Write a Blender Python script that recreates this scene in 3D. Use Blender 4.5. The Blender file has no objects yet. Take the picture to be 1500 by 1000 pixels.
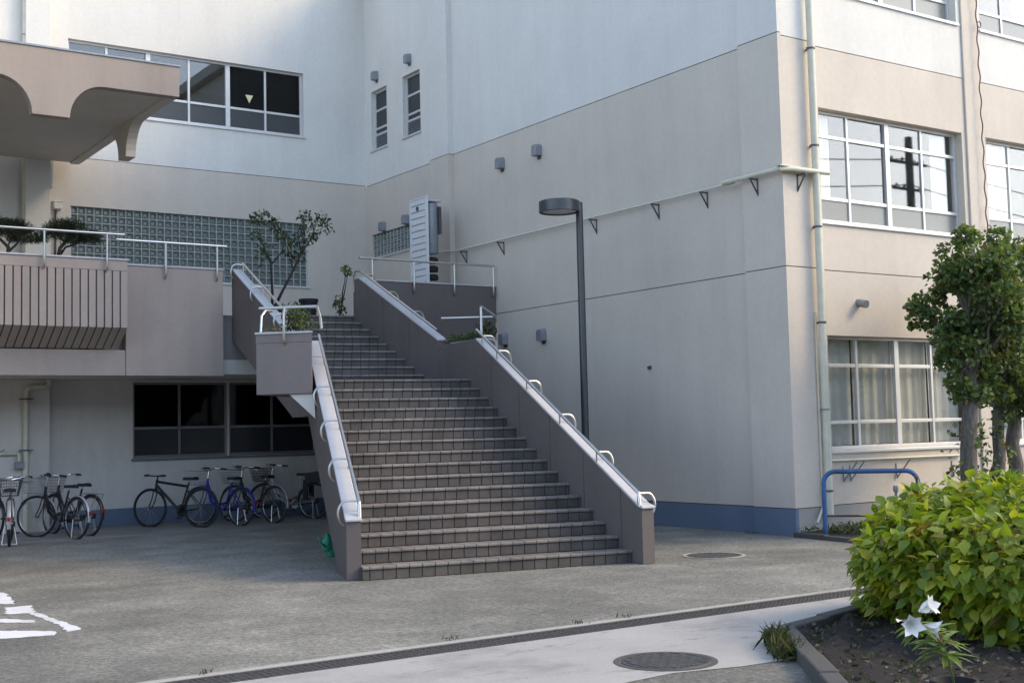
import bpy, math, random
import numpy as np
from mathutils import Vector, Matrix
random.seed(7); rng = np.random.default_rng(7)
SC = bpy.context.scene
COL = SC.collection
R = math.radians

# ------------------------------------------------------------------ camera
CAMH = 1.6
FPX, YAW, PITCH, ROLL = 1843.0857, R(34.27188562), R(4.02294414), R(-1.37606344)
def cam_axes(y, p, r):
    cy, sy = math.cos(y), math.sin(y)
    f = np.array([sy*math.cos(p), cy*math.cos(p), math.sin(p)])
    r0 = np.array([cy, -sy, 0.0]); u0 = np.cross(r0, f)
    return math.cos(r)*r0+math.sin(r)*u0, -math.sin(r)*r0+math.cos(r)*u0, f
RT, UP, FW = cam_axes(YAW, PITCH, ROLL)
cam = bpy.data.cameras.new('camera'); camo = bpy.data.objects.new('camera', cam); COL.objects.link(camo)
cam.sensor_width = 36; cam.lens = 36*FPX/1500; cam.clip_end = 2000; cam.clip_start = .05
camo.matrix_world = Matrix(((RT[0], UP[0], -FW[0], 0), (RT[1], UP[1], -FW[1], 0), (RT[2], UP[2], -FW[2], CAMH), (0, 0, 0, 1)))
SC.camera = camo
# pixel (of the 1500x1000 photograph) -> point on a known plane of the place
def ray(x, y): return RT*((x-750)/FPX) - UP*((y-500)/FPX) + FW
def atz(x, y, z): d = ray(x, y); t = (z-CAMH)/d[2]; return Vector((t*d[0], t*d[1], z))
def aty(x, y, Y): d = ray(x, y); t = Y/d[1]; return Vector((t*d[0], Y, CAMH+t*d[2]))
def atx(x, y, X): d = ray(x, y); t = X/d[0]; return Vector((X, t*d[1], CAMH+t*d[2]))

# ------------------------------------------------------------------ world, sun, exposure
SUN_EL, SUN_A = R(36), R(55)          # sun stands behind and to the right: towards (+sin A, -cos A)
w = bpy.data.worlds.new('World'); SC.world = w; w.use_nodes = True
nt = w.node_tree; nt.nodes.clear()
out = nt.nodes.new('ShaderNodeOutputWorld'); bg = nt.nodes.new('ShaderNodeBackground')
sky = nt.nodes.new('ShaderNodeTexSky'); sky.sky_type = 'NISHITA'; sky.sun_disc = False
sky.sun_elevation = SUN_EL; sky.sun_rotation = math.pi-SUN_A; sky.air_density = 1.0; sky.dust_density = 1.2; sky.ozone_density = 1.6
bg.inputs[1].default_value = .15
tc = nt.nodes.new('ShaderNodeTexCoord'); mp = nt.nodes.new('ShaderNodeMapping'); mp.inputs['Scale'].default_value = (1, 1, 3.2)
cn = nt.nodes.new('ShaderNodeTexNoise'); cn.inputs['Scale'].default_value = 1.7; cn.inputs['Detail'].default_value = 7; cn.inputs['Roughness'].default_value = .58
cr = nt.nodes.new('ShaderNodeValToRGB'); cr.color_ramp.elements[0].position = .40; cr.color_ramp.elements[1].position = .66
cr.color_ramp.elements[0].color = (.0, .0, .0, 1); cr.color_ramp.elements[1].color = (.5, .5, .5, 1)
hs = nt.nodes.new('ShaderNodeHueSaturation'); hs.inputs['Saturation'].default_value = .12; hs.inputs['Value'].default_value = 1.0
mx = nt.nodes.new('ShaderNodeMixRGB')
L = nt.links.new
L(tc.outputs['Generated'], mp.inputs[0]); L(mp.outputs[0], cn.inputs['Vector']); L(cn.outputs['Fac'], cr.inputs[0])
L(sky.outputs[0], hs.inputs['Color']); L(cr.outputs[0], mx.inputs[0]); L(sky.outputs[0], mx.inputs[1]); L(hs.outputs[0], mx.inputs[2])
L(mx.outputs[0], bg.inputs[0]); L(bg.outputs[0], out.inputs[0])
sl = bpy.data.lights.new('sun', 'SUN'); sl.energy = .74; sl.angle = R(20); sl.color = (1, .70, .30)
so = bpy.data.objects.new('sun', sl); COL.objects.link(so)
sd = Vector((math.sin(SUN_A)*math.cos(SUN_EL), -math.cos(SUN_A)*math.cos(SUN_EL), math.sin(SUN_EL)))
so.rotation_euler = sd.to_track_quat('Z', 'Y').to_euler(); so.location = sd*60
SC.view_settings.view_transform = 'Standard'; SC.view_settings.look = 'None'; SC.view_settings.gamma = 1
SC.view_settings.exposure = 1.5; SC.view_settings.use_curve_mapping = False
SC.cycles.max_bounces = 8; SC.cycles.transparent_max_bounces = 16

# ------------------------------------------------------------------ materials
def nodes(name):
    m = bpy.data.materials.new(name); m.use_nodes = True; t = m.node_tree
    return m, t, t.nodes['Principled BSDF']
def nd(t, kind, **kw):
    n = t.nodes.new(kind)
    for k, v in kw.items():
        if k in n.inputs: n.inputs[k].default_value = v
        else: setattr(n, k, v)
    return n
def pos(t, scale=(1, 1, 1)):
    g = t.nodes.new('ShaderNodeNewGeometry'); m = nd(t, 'ShaderNodeMapping', Scale=scale); t.links.new(g.outputs['Position'], m.inputs[0]); return m.outputs[0]
def noise(t, vec, scale, detail=5, rough=.55):
    n = nd(t, 'ShaderNodeTexNoise', Scale=scale, Detail=detail, Roughness=rough); t.links.new(vec, n.inputs['Vector']); return n.outputs['Fac']
def ramp(t, fac, stops):
    r = t.nodes.new('ShaderNodeValToRGB'); e = r.color_ramp.elements
    while len(e) < len(stops): e.new(.5)
    for x, (p, c) in zip(e, stops):
        x.position = p; x.color = (*c, 1) if isinstance(c, tuple) else (c, c, c, 1)
    t.links.new(fac, r.inputs[0]); return r.outputs[0]
def mul(t, a, b, fac=1.0, mode='MULTIPLY'):
    m = nd(t, 'ShaderNodeMixRGB', blend_type=mode); m.inputs[0].default_value = fac
    for i, v in ((1, a), (2, b)):
        if isinstance(v, tuple): m.inputs[i].default_value = (*v, 1)
        else: t.links.new(v, m.inputs[i])
    return m.outputs[0]
def bump(t, b, h, strength, dist=.01):
    n = nd(t, 'ShaderNodeBump', Strength=strength, Distance=dist); t.links.new(h, n.inputs['Height']); t.links.new(n.outputs[0], b.inputs['Normal'])
def paint(name, col, rough=.75, var=.10, streak=.10, grain=.25, gs=140):
    m, t, b = nodes(name); p = pos(t)
    c = ramp(t, noise(t, p, .7, 6, .6), [(.3, 1-var), (.7, 1+var*.3)])
    s = ramp(t, noise(t, pos(t, (1.6, 1.6, .16)), 1.5, 6, .62), [(.32, 1-streak), (.55, 1.0)])
    f = ramp(t, noise(t, p, 14, 4, .6), [(.3, .96), (.7, 1.03)])
    t.links.new(mul(t, mul(t, mul(t, col, c), s), f), b.inputs['Base Color']); b.inputs['Roughness'].default_value = rough
    bump(t, b, noise(t, p, gs, 3, .6), grain, .006); return m
def plain(name, col, rough=.5, metal=0.0, var=.08, ns=6):
    m, t, b = nodes(name)
    c = ramp(t, noise(t, pos(t), ns, 4, .6), [(.3, 1-var), (.7, 1+var)])
    t.links.new(mul(t, col, c), b.inputs['Base Color']); b.inputs['Roughness'].default_value = rough; b.inputs['Metallic'].default_value = metal; return m
WHITE = paint('white_paint', (.71, .70, .665), .8, .07, .05)
BEIGE = paint('beige_paint', (.63, .57, .495), .8, .08, .05)
GFW = paint('pale_wall_paint', (.72, .68, .63), .8, .1, .1)
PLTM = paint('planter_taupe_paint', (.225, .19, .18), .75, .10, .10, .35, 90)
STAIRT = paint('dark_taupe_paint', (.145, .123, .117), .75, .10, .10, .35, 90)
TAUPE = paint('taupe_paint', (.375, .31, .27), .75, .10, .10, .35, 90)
PLINTH = paint('plinth_paint', (.14, .195, .28), .7, .12, .06)
PLING = paint('grey_plinth_paint', (.36, .355, .34), .75, .2, .2)
GROOVE = plain('dark_groove_joint', (.12, .105, .095), .9)  # dark joint colour for grooves and wall cores
CAP = paint('pale_stone_cap', (.52, .52, .53), .5, .06, .04, .2, 200)
STEEL = plain('stainless_steel', (.62, .61, .58), .28, 1.0, .06, 20)
ALU = plain('aluminium_frame', (.62, .625, .63), .42, .35, .04, 9)
SHADED_ALU = plain('shaded_aluminium', (.22, .225, .235), .45, .4, .05, 9)  # darker copy of the frame metal, shade under the terrace put into its colour
PIPE = plain('cream_pipe_paint', (.60, .585, .48), .5, 0, .08, 7)
GREYM = plain('grey_metal', (.26, .28, .31), .45, .3, .12, 12)
DARKM = plain('dark_bracket_metal', (.10, .10, .11), .5, .4, .1, 20)
BLACK = plain('black_plastic', (.014, .014, .016), .7, 0, .15, 20)
RUBBER = plain('tyre_rubber', (.022, .022, .023), .75, 0, .15, 30)
LAMPM = plain('dark_lamp_metal', (.085, .09, .095), .38, .6, .08, 8)
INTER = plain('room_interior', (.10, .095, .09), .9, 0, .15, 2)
CURT = plain('white_curtain', (.74, .74, .70), .9, 0, .05, 5)
CONC = None
def concrete(name, col, spots):
    m, t, b = nodes(name); p = pos(t)
    c = ramp(t, noise(t, p, .9, 8, .65), [(.30, .62), (.48, .95), (.7, 1.08)])
    s = ramp(t, noise(t, pos(t, (1, 2.2, 1)), 2.3, 7, .7), [(.27, (spots, spots*.93, spots*.8)), (.43, 1.0)])
    f = ramp(t, noise(t, p, 60, 4, .7), [(.3, .86), (.7, 1.1)])
    t.links.new(mul(t, mul(t, mul(t, col, c), s), f), b.inputs['Base Color']); b.inputs['Roughness'].default_value = .85
    bump(t, b, noise(t, p, 90, 4, .7), .35, .006); return m
CONC = concrete('worn_pale_concrete', (.40, .385, .355), .42)
KERBM = concrete('kerb_concrete', (.085, .083, .076), .5)
STRIPM = concrete('gutter_concrete', (.28, .27, .255), .7)
def asphalt():
    m, t, b = nodes('worn_asphalt'); p = pos(t)
    big = ramp(t, noise(t, p, .35, 6, .6), [(.3, .72), (.7, 1.2)])
    mid = ramp(t, noise(t, p, 1.5, 8, .7), [(.34, .78), (.52, 1.0), (.72, 1.42)])
    fin = mul(t, ramp(t, noise(t, p, 60, 4, .75), [(.32, .6), (.5, .97), (.7, 1.5)]), ramp(t, noise(t, p, 19, 5, .7), [(.34, .55), (.5, 1.0), (.66, 1.4)]))
    vor = nd(t, 'ShaderNodeTexVoronoi', Scale=85.0); t.links.new(p, vor.inputs['Vector'])
    sp = ramp(t, vor.outputs['Distance'], [(.12, 1.55), (.32, .92)])
    c = mul(t, mul(t, mul(t, mul(t, (.24, .232, .198), big), mid), fin), sp)
    wv = nd(t, 'ShaderNodeMixRGB', blend_type='ADD'); wv.inputs[0].default_value = .9; t.links.new(p, wv.inputs[1])
    nz = nd(t, 'ShaderNodeTexNoise', Scale=1.1, Detail=6.0); t.links.new(p, nz.inputs['Vector']); t.links.new(nz.outputs['Color'], wv.inputs[2])
    ve = nd(t, 'ShaderNodeTexVoronoi', feature='DISTANCE_TO_EDGE', Scale=.42); t.links.new(wv.outputs[0], ve.inputs['Vector'])
    ck = ramp(t, ve.outputs['Distance'], [(.0, .66), (.004, .85), (.007, 1.0)])
    mk = ramp(t, noise(t, p, .5, 3, .5), [(.48, 0.0), (.58, 1.0)])
    mc = nd(t, 'ShaderNodeMixRGB'); t.links.new(mk, mc.inputs[0]); mc.inputs[1].default_value = (1, 1, 1, 1); t.links.new(ck, mc.inputs[2])
    pt_ = ramp(t, noise(t, p, .22, 4, .55), [(.40, .78), (.47, 1.0)])
    c = mul(t, mul(t, c, mc.outputs[0]), pt_)
    t.links.new(c, b.inputs['Base Color']); b.inputs['Roughness'].default_value = .9
    bump(t, b, fin, .6, .008); return m
ASPH = asphalt()
def tilem(name, colr_):
    m, t, b = nodes(name); p = pos(t)
    oi = t.nodes.new('ShaderNodeNewGeometry')
    r1 = ramp(t, oi.outputs['Random Per Island'], [(0, .86), (1, 1.12)])
    ob = t.nodes.new('ShaderNodeObjectInfo'); r2 = ramp(t, ob.outputs['Random'], [(0, .88), (1, 1.12)])
    f = ramp(t, noise(t, p, 35, 5, .65), [(.3, .88), (.7, 1.1)])
    st = ramp(t, noise(t, p, 2.2, 7, .65), [(.3, .62), (.6, 1.08)])
    t.links.new(mul(t, mul(t, mul(t, mul(t, colr_, r1), r2), f), st), b.inputs['Base Color']); b.inputs['Roughness'].default_value = .62
    bump(t, b, noise(t, p, 160, 3, .6), .2, .004); return m
TILE = tilem('stair_tile', (.098, .086, .078)); TREAD_LIT = tilem('skylit_tread_tile', (.20, .18, .16))  # tread copy is lighter: sky light on the step tops put into its colour
GROUT = plain('tile_joint', (.07, .064, .06), .95, 0, .2, 10)
def glass(name, tint, rough=.02, refl=1.0, trans=.88, base=.07):
    m = bpy.data.materials.new(name); m.use_nodes = True; t = m.node_tree; t.nodes.clear()
    o = t.nodes.new('ShaderNodeOutputMaterial'); tr = nd(t, 'ShaderNodeBsdfTransparent'); tr.inputs[0].default_value = (*[c*trans for c in tint], 1)
    gl = nd(t, 'ShaderNodeBsdfGlossy', Roughness=rough); gl.inputs[0].default_value = (refl, refl, refl, 1)
    lw = nd(t, 'ShaderNodeLayerWeight', Blend=.5); pw = nd(t, 'ShaderNodeMath', operation='POWER'); pw.inputs[1].default_value = 4.0
    ms = t.nodes.new('ShaderNodeMixShader'); ad = nd(t, 'ShaderNodeMath', operation='MULTIPLY_ADD'); ad.inputs[1].default_value = .8; ad.inputs[2].default_value = base; ad.use_clamp = True
    t.links.new(lw.outputs['Facing'], pw.inputs[0]); t.links.new(pw.outputs[0], ad.inputs[0]); t.links.new(ad.outputs[0], ms.inputs[0])
    t.links.new(tr.outputs[0], ms.inputs[1]); t.links.new(gl.outputs[0], ms.inputs[2]); t.links.new(ms.outputs[0], o.inputs[0]); return m
GLASS = glass('window_glass', (.97, .98, .97), .02, 1.0, .96)
DGLASS = glass('dark_window_glass', (.75, .8, .85), .03, .55, .6, .035)
def frosted(name, col, spec=.5):
    m, t, b = nodes(name); c = ramp(t, noise(t, pos(t), 90, 3, .6), [(.3, .9), (.7, 1.1)])
    t.links.new(mul(t, col, c), b.inputs['Base Color']); b.inputs['Roughness'].default_value = .22
    bump(t, b, noise(t, pos(t), 130, 2, .5), .3, .004); return m
FROST = frosted('frosted_glass', (.24, .25, .235))
FROSTD = frosted('dim_frosted_glass', (.028, .032, .038))
BLOCK = frosted('glass_block', (.165, .20, .185))
GWAY = frosted('dark_hall_glass', (.05, .055, .06))
def leafm(name, c0, c1, c2, rough=.42, trans=.35):
    m, t, b = nodes(name)
    g = t.nodes.new('ShaderNodeNewGeometry'); ob = t.nodes.new('ShaderNodeObjectInfo')
    ad = nd(t, 'ShaderNodeMath', operation='ADD'); t.links.new(g.outputs['Random Per Island'], ad.inputs[0]); t.links.new(ob.outputs['Random'], ad.inputs[1])
    fr = nd(t, 'ShaderNodeMath', operation='FRACT'); t.links.new(ad.outputs[0], fr.inputs[0])
    c = ramp(t, fr.outputs[0], [(0, c0), (.6, c1), (.955, c2), (.975, (.20, .13, .05))])
    n = ramp(t, noise(t, pos(t), 2.2, 4, .6), [(.3, .75), (.7, 1.2)]); c = mul(t, c, n)
    t.links.new(c, b.inputs['Base Color']); b.inputs['Roughness'].default_value = rough
    tl = t.nodes.new('ShaderNodeBsdfTranslucent'); t.links.new(mul(t, c, (1.3, 1.35, .6)), tl.inputs[0])
    ms = t.nodes.new('ShaderNodeMixShader'); ms.inputs[0].default_value = trans
    o = t.nodes['Material Output']; t.links.new(b.outputs[0], ms.inputs[1]); t.links.new(tl.outputs[0], ms.inputs[2]); t.links.new(ms.outputs[0], o.inputs[0]); return m
HYD = leafm('hydrangea_leaf', (.13, .21, .022), (.27, .34, .03), (.52, .50, .06), .4, .45)
TREEL = leafm('tree_leaf', (.06, .10, .04), (.10, .155, .055), (.20, .26, .08), .45, .42)
PINEL = leafm('pine_needle', (.012, .024, .012), (.025, .042, .018), (.05, .065, .025), .6, .15)
DKLEAF = leafm('dark_shrub_leaf', (.02, .042, .018), (.04, .07, .025), (.08, .10, .035), .4, .25)
SHRUB = leafm('shrub_leaf', (.04, .075, .025), (.085, .125, .04), (.20, .21, .10), .45, .3)
IVYL = leafm('yellow_green_leaf', (.09, .11, .03), (.15, .16, .045), (.24, .22, .07), .45, .3)
WEED = leafm('weed_leaf', (.05, .07, .028), (.075, .10, .035), (.15, .14, .06), .6, .25)
LILYL = leafm('lily_leaf', (.13, .21, .04), (.19, .28, .06), (.28, .34, .09), .4, .35)
PETAL = plain('white_petal', (.86, .86, .84), .5, 0, .02, 20)
BARK = None
def bark(name, col):
    m, t, b = nodes(name); p = pos(t, (1, 1, .25))
    n = noise(t, p, 26, 7, .7); t.links.new(mul(t, col, ramp(t, n, [(.3, .45), (.7, 1.35)])), b.inputs['Base Color']); b.inputs['Roughness'].default_value = .95
    bump(t, b, n, 1.0, .03); return m
BARK = bark('grey_brown_bark', (.155, .135, .12)); DKBARK = bark('dark_bark', (.045, .038, .034))
def soil():
    m, t, b = nodes('dark_soil'); p = pos(t); n = noise(t, p, 22, 8, .75)
    t.links.new(mul(t, (.028, .024, .02), ramp(t, n, [(.3, .35), (.7, 2.2)])), b.inputs['Base Color']); b.inputs['Roughness'].default_value = 1
    bump(t, b, n, 1.0, .05); return m
SOIL = soil()
ROADP = concrete('worn_road_paint', (.72, .72, .71), .85)
def bluepaint():
    m, t, b = nodes('chipped_blue_paint'); p = pos(t)
    f = ramp(t, noise(t, p, 9, 6, .7), [(.56, 0.0), (.62, 1.0)])
    t.links.new(mul(t, mul(t, (.035, .11, .27), ramp(t, noise(t, p, 4), [(.3, .7), (.7, 1.4)])), (.085, .05, .035), 0, 'MIX'), b.inputs['Base Color'])
    mixn = b.inputs['Base Color'].links[0].from_node; t.links.new(f, mixn.inputs[0]); b.inputs['Roughness'].default_value = .55; return m
BLUEP = bluepaint()
def colr(name, c, r=.4, me=0.0): return plain(name, c, r, me, .06, 15)

# ------------------------------------------------------------------ mesh helpers
ORG = {}
class MB:
    def __init__(s): s.v = []; s.f = []
    def add(s, vs, fs):
        o = len(s.v); s.v += [tuple(v) for v in vs]; s.f += [tuple(i+o for i in f) for f in fs]; return s
    def box(s, a, b):
        (x0, y0, z0), (x1, y1, z1) = [min(p, q) for p, q in zip(a, b)], [max(p, q) for p, q in zip(a, b)]
        return s.add([(x0, y0, z0), (x1, y0, z0), (x1, y1, z0), (x0, y1, z0), (x0, y0, z1), (x1, y0, z1), (x1, y1, z1), (x0, y1, z1)],
                     [(0, 3, 2, 1), (4, 5, 6, 7), (0, 1, 5, 4), (1, 2, 6, 5), (2, 3, 7, 6), (3, 0, 4, 7)])
    def obox(s, o, u, v, w):
        o, u, v, w = map(Vector, (o, u, v, w))
        P = [o, o+u, o+u+v, o+v, o+w, o+u+w, o+u+v+w, o+v+w]
        if u.cross(v).dot(w) < 0: P = [P[i] for i in (0, 3, 2, 1, 4, 7, 6, 5)]
        return s.add(P, [(0, 3, 2, 1), (4, 5, 6, 7), (0, 1, 5, 4), (1, 2, 6, 5), (2, 3, 7, 6), (3, 0, 4, 7)])
    def prism(s, poly, d):
        n = len(poly); P = [Vector(p) for p in poly]; d = Vector(d)
        nn = Vector((0, 0, 0))
        for i in range(n): nn += P[i].cross(P[(i+1) % n])
        if nn.dot(d) > 0: P = P[::-1]
        return s.add(P+[p+d for p in P], [tuple(range(n)), tuple(range(2*n-1, n-1, -1))]+[(i, i+n, (i+1) % n+n, (i+1) % n) for i in range(n)])
    def tube(s, pts, r, n=8, closed=False, taper=None):
        P = [Vector(p) for p in pts]; m = len(P); o = len(s.v); up = None
        for i, p in enumerate(P):
            a = P[i-1] if (i or closed) else p; b = P[(i+1) % m] if (i < m-1 or closed) else p
            t = (b-a).normalized()
            if up is None:
                up = Vector((0, 0, 1)) if abs(t.z) < .9 else Vector((1, 0, 0))
            x = t.cross(up)
            if x.length < 1e-4: x = t.cross(Vector((0, 1, .3)))
            x.normalize(); y = t.cross(x); up = y if y.dot(up) > 0 else -y
            x = t.cross(up).normalized(); y = up
            rr = taper[i] if taper else r
            for k in range(n):
                c, q = math.cos(2*math.pi*k/n), math.sin(2*math.pi*k/n); s.v.append(tuple(p+x*(rr*c)+y*(rr*q)))
        for i in range(m if closed else m-1):
            j = (i+1) % m
            for k in range(n): s.f.append((o+i*n+k, o+i*n+(k+1) % n, o+j*n+(k+1) % n, o+j*n+k))
        if not closed: s.f.append(tuple(o+k for k in range(n))[::-1]); s.f.append(tuple(o+(m-1)*n+k for k in range(n)))
        return s
    def lathe(s, prof, c, n=24, axis='z'):
        o = len(s.v); c = Vector(c); m = len(prof)
        for r, h in prof:
            for k in range(n):
                a = 2*math.pi*k/n; x, y = r*math.cos(a), r*math.sin(a)
                s.v.append(tuple(c+Vector({'z': (x, y, h), 'y': (x, h, y), 'x': (h, x, y)}[axis])))
        for i in range(m-1):
            for k in range(n): s.f.append((o+i*n+k, o+i*n+(k+1) % n, o+(i+1)*n+(k+1) % n, o+(i+1)*n+k))
        if prof[0][0] > 1e-5: s.f.append(tuple(o+k for k in range(n))[::-1])
        if prof[-1][0] > 1e-5: s.f.append(tuple(o+(m-1)*n+k for k in range(n)))
        return s
    def build(s, name, mat, parent=None, smooth=False, bevel=0, kind=None):
        A = np.array(s.v, float); c = (A.min(0)+A.max(0))/2
        me = bpy.data.meshes.new(name); me.from_pydata((A-c).tolist(), [], s.f); me.materials.append(mat)
        return put(name, me, c, parent, smooth, bevel, kind)
def put(name, me, c, parent=None, smooth=False, bevel=0, kind=None):
    o = bpy.data.objects.new(name, me); COL.objects.link(o)
    if parent is not None:
        o.parent = parent; pc = ORG.get(parent.name, Vector((0, 0, 0))); o.location = Vector(c)-pc
    else: o.location = c
    ORG[o.name] = Vector(c)
    if smooth:
        me.polygons.foreach_set('use_smooth', [True]*len(me.polygons))
        if smooth == 'auto':
            md = o.modifiers.new('split', 'EDGE_SPLIT'); md.split_angle = R(40)
    if bevel:
        md = o.modifiers.new('bevel', 'BEVEL'); md.width = bevel; md.segments = 2; md.limit_method = 'ANGLE'
    if kind: o['kind'] = kind
    return o
def thing(name, label, cat, loc, group=None):
    o = bpy.data.objects.new(name, None); COL.objects.link(o); o.location = loc; o.empty_display_size = .2
    ORG[o.name] = Vector(loc); o['label'] = label; o['category'] = cat
    if group: o['group'] = group
    return o
def tag(o, label, cat, group=None):
    o['label'] = label; o['category'] = cat
    if group: o['group'] = group
    return o
def struct(o): o['kind'] = 'structure'; return o
def dup(o, parent, loc, rot=None, scale=None):
    c = o.copy(); COL.objects.link(c); c.parent = parent; pc = ORG.get(parent.name, Vector((0, 0, 0))) if parent else Vector((0, 0, 0))
    c.location = Vector(loc)-pc
    if rot is not None: c.rotation_euler = rot
    if scale is not None: c.scale = scale
    ORG[c.name] = Vector(loc); return c
def arc(c, u, v, r, a0, a1, n=8):
    c, u, v = Vector(c), Vector(u), Vector(v)
    return [c+u*(r*math.cos(a0+(a1-a0)*i/n))+v*(r*math.sin(a0+(a1-a0)*i/n)) for i in range(n+1)]

def wall_grid(o, u, n, th, W, z0, z1, holes):
    """slab: o plan origin, u direction, n inward normal; holes=(u0,u1,za,zb)"""
    us = sorted({0, W, *[h[0] for h in holes], *[h[1] for h in holes]}); zs = sorted({z0, z1, *[h[2] for h in holes], *[h[3] for h in holes]})
    us = [a for a in us if 0 <= a <= W]; zs = [a for a in zs if z0 <= a <= z1]
    def solid(i, j):
        if not (0 <= i < len(us)-1 and 0 <= j < len(zs)-1): return False
        a, b = (us[i]+us[i+1])/2, (zs[j]+zs[j+1])/2
        return not any(h[0] < a < h[1] and h[2] < b < h[3] for h in holes)
    m = MB(); o, u, n = Vector(o), Vector(u), Vector(n)
    P = lambda a, d, z: Vector((o.x+u.x*a+n.x*d, o.y+u.y*a+n.y*d, z))
    def q(a, b, c, d): m.add([a, b, c, d], [(0, 1, 2, 3)])
    for i in range(len(us)-1):
        for j in range(len(zs)-1):
            if not solid(i, j): continue
            a, b, c, d = us[i], us[i+1], zs[j], zs[j+1]
            q(P(a, 0, c), P(b, 0, c), P(b, 0, d), P(a, 0, d)); q(P(b, th, c), P(a, th, c), P(a, th, d), P(b, th, d))
            if not solid(i-1, j): q(P(a, th, c), P(a, 0, c), P(a, 0, d), P(a, th, d))
            if not solid(i+1, j): q(P(b, 0, c), P(b, th, c), P(b, th, d), P(b, 0, d))
            if not solid(i, j-1): q(P(a, th, c), P(b, th, c), P(b, 0, c), P(a, 0, c))
            if not solid(i, j+1): q(P(a, 0, d), P(b, 0, d), P(b, th, d), P(a, th, d))
    return m

def window(parent, o, u, n, W, z0, z1, cols, rows, rec=.10, frame=ALU, pane=None, fw=.045, thick=(), sill=True, curtain=None, room=3.0, paneo=None):
    """o plan origin at outer wall face, u along, n inward. cols/rows inner mullion positions; pane(i,j)->material"""
    o, u, n = Vector(o), Vector(u), Vector(n); P = lambda a, d, z: Vector((o.x+u.x*a+n.x*d, o.y+u.y*a+n.y*d, z))
    m = MB(); dep = .06
    def bar(a0, a1, za, zb, d0=rec, d1=rec+dep): m.obox(P(a0, d0, za), u*(a1-a0), n*(d1-d0), Vector((0, 0, zb-za)))
    bar(0, fw, z0, z1); bar(W-fw, W, z0, z1); bar(fw, W-fw, z0, z0+fw*1.2); bar(fw, W-fw, z1-fw, z1)
    cs = [0, *cols, W]; rs = [z0, *rows, z1]
    for i, c in enumerate(cols):
        t = .05 if i in thick else .024; bar(c-t, c+t, z0+fw*1.2, z1-fw, rec-.004 if i in thick else rec+.004)
    for j, r in enumerate(rows):
        for i in range(len(cs)-1): bar(cs[i]+.03, cs[i+1]-.03, r-.026, r+.026, rec+.008, rec+.052)
    wo = m.build('window', frame, parent, bevel=.004)
    for i in range(len(cs)-1):
        for j in range(len(rs)-1):
            mat = pane(i, j) if pane else GLASS
            d = rec+.026 + (.012 if i % 2 else 0)
            MB().obox(P(cs[i]+.02, d, rs[j]+.02), u*(cs[i+1]-cs[i]-.04), n*.005, Vector((0, 0, rs[j+1]-rs[j]-.04))).build('pane', mat, wo)
    if sill: MB().obox(P(-.04, -.035, z0-.05), u*(W+.08), n*(rec+.03), Vector((0, 0, .046))).build('sill', frame, wo, bevel=.006)
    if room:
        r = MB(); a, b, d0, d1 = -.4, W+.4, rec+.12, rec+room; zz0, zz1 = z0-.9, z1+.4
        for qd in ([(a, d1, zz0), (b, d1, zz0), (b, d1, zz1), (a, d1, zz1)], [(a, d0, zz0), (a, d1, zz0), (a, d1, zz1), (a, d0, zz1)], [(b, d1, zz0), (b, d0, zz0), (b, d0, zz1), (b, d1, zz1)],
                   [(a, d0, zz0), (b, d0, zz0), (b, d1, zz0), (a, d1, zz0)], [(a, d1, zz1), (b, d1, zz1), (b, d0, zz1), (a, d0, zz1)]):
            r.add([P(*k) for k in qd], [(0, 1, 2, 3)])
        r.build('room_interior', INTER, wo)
    for (a, b, za, zb) in (curtain or []):
        nn = max(8, int((b-a)*26)); c = MB(); ph = random.random()*6
        vs = [];
        for k in range(nn+1):
            x = a+(b-a)*k/nn; wv = .022*math.sin(k*1.05+ph)+.012*math.sin(k*2.3+ph*2)
            vs += [P(x, rec+.15+wv, za), P(x+.01*math.sin(k*.7), rec+.15+wv*.5, zb)]
        c.add(vs, [(2*k, 2*k+2, 2*k+3, 2*k+1) for k in range(nn)]).build('curtain', CURT, wo, smooth=True)
    return wo

# ================================================================== GROUND
g = MB().add([(-150, -150, 0), (200, -150, 0), (200, 150, 0), (-150, 150, 0)], [(0, 1, 2, 3)])
# sheet with a slot for the drain channel
gm = MB(); DY0, DY1 = 7.95, 8.27
gm.add([(-150, DY1, 0), (200, DY1, 0), (200, 150, 0), (-150, 150, 0)], [(0, 1, 2, 3)])
gm.add([(-150, -150, 0), (200, -150, 0), (200, DY0, 0), (-150, DY0, 0)], [(0, 1, 2, 3)])
gm.add([(-150, DY0, -.25), (200, DY0, -.25), (200, DY1, -.25), (-150, DY1, -.25)], [(0, 1, 2, 3)])
gm.add([(-150, DY0, -.25), (-150, DY0, 0), (200, DY0, 0), (200, DY0, -.25)], [(0, 1, 2, 3)])
gm.add([(-150, DY1, -.25), (200, DY1, -.25), (200, DY1, 0), (-150, DY1, 0)], [(0, 1, 2, 3)])
struct(gm.build('ground', ASPH))
cm = MB(); xs = np.linspace(-12, 30, 85); lo = [6.2+.10*math.sin(x*1.3)+.06*math.sin(x*3.7+1)-.12*max(0, x-5.4)*(x < 7.5) for x in xs]
for i in range(len(xs)-1): cm.add([(xs[i], lo[i], .004), (xs[i+1], lo[i+1], .004), (xs[i+1], DY0, .004), (xs[i], DY0, .004)], [(0, 1, 2, 3)])
struct(cm.build('concrete_path', CONC))
struct(MB().box((-12, DY1, -.02), (30, DY1+.095, .006)).build('drain_edging', CONC))
gs = MB()
for i in range(60):
    x0, x1 = -2+i*.35, -2+(i+1)*.35; f = lambda x: 20.95+.12*math.sin(x*.8)+.05*math.sin(x*3.1)
    gs.add([(x0, f(x0), .004), (x1, f(x1), .004), (x1, 23.36, .02), (x0, 23.36, .02)], [(0, 1, 2, 3)])
struct(gs.build('gutter_strip', STRIPM))
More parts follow.
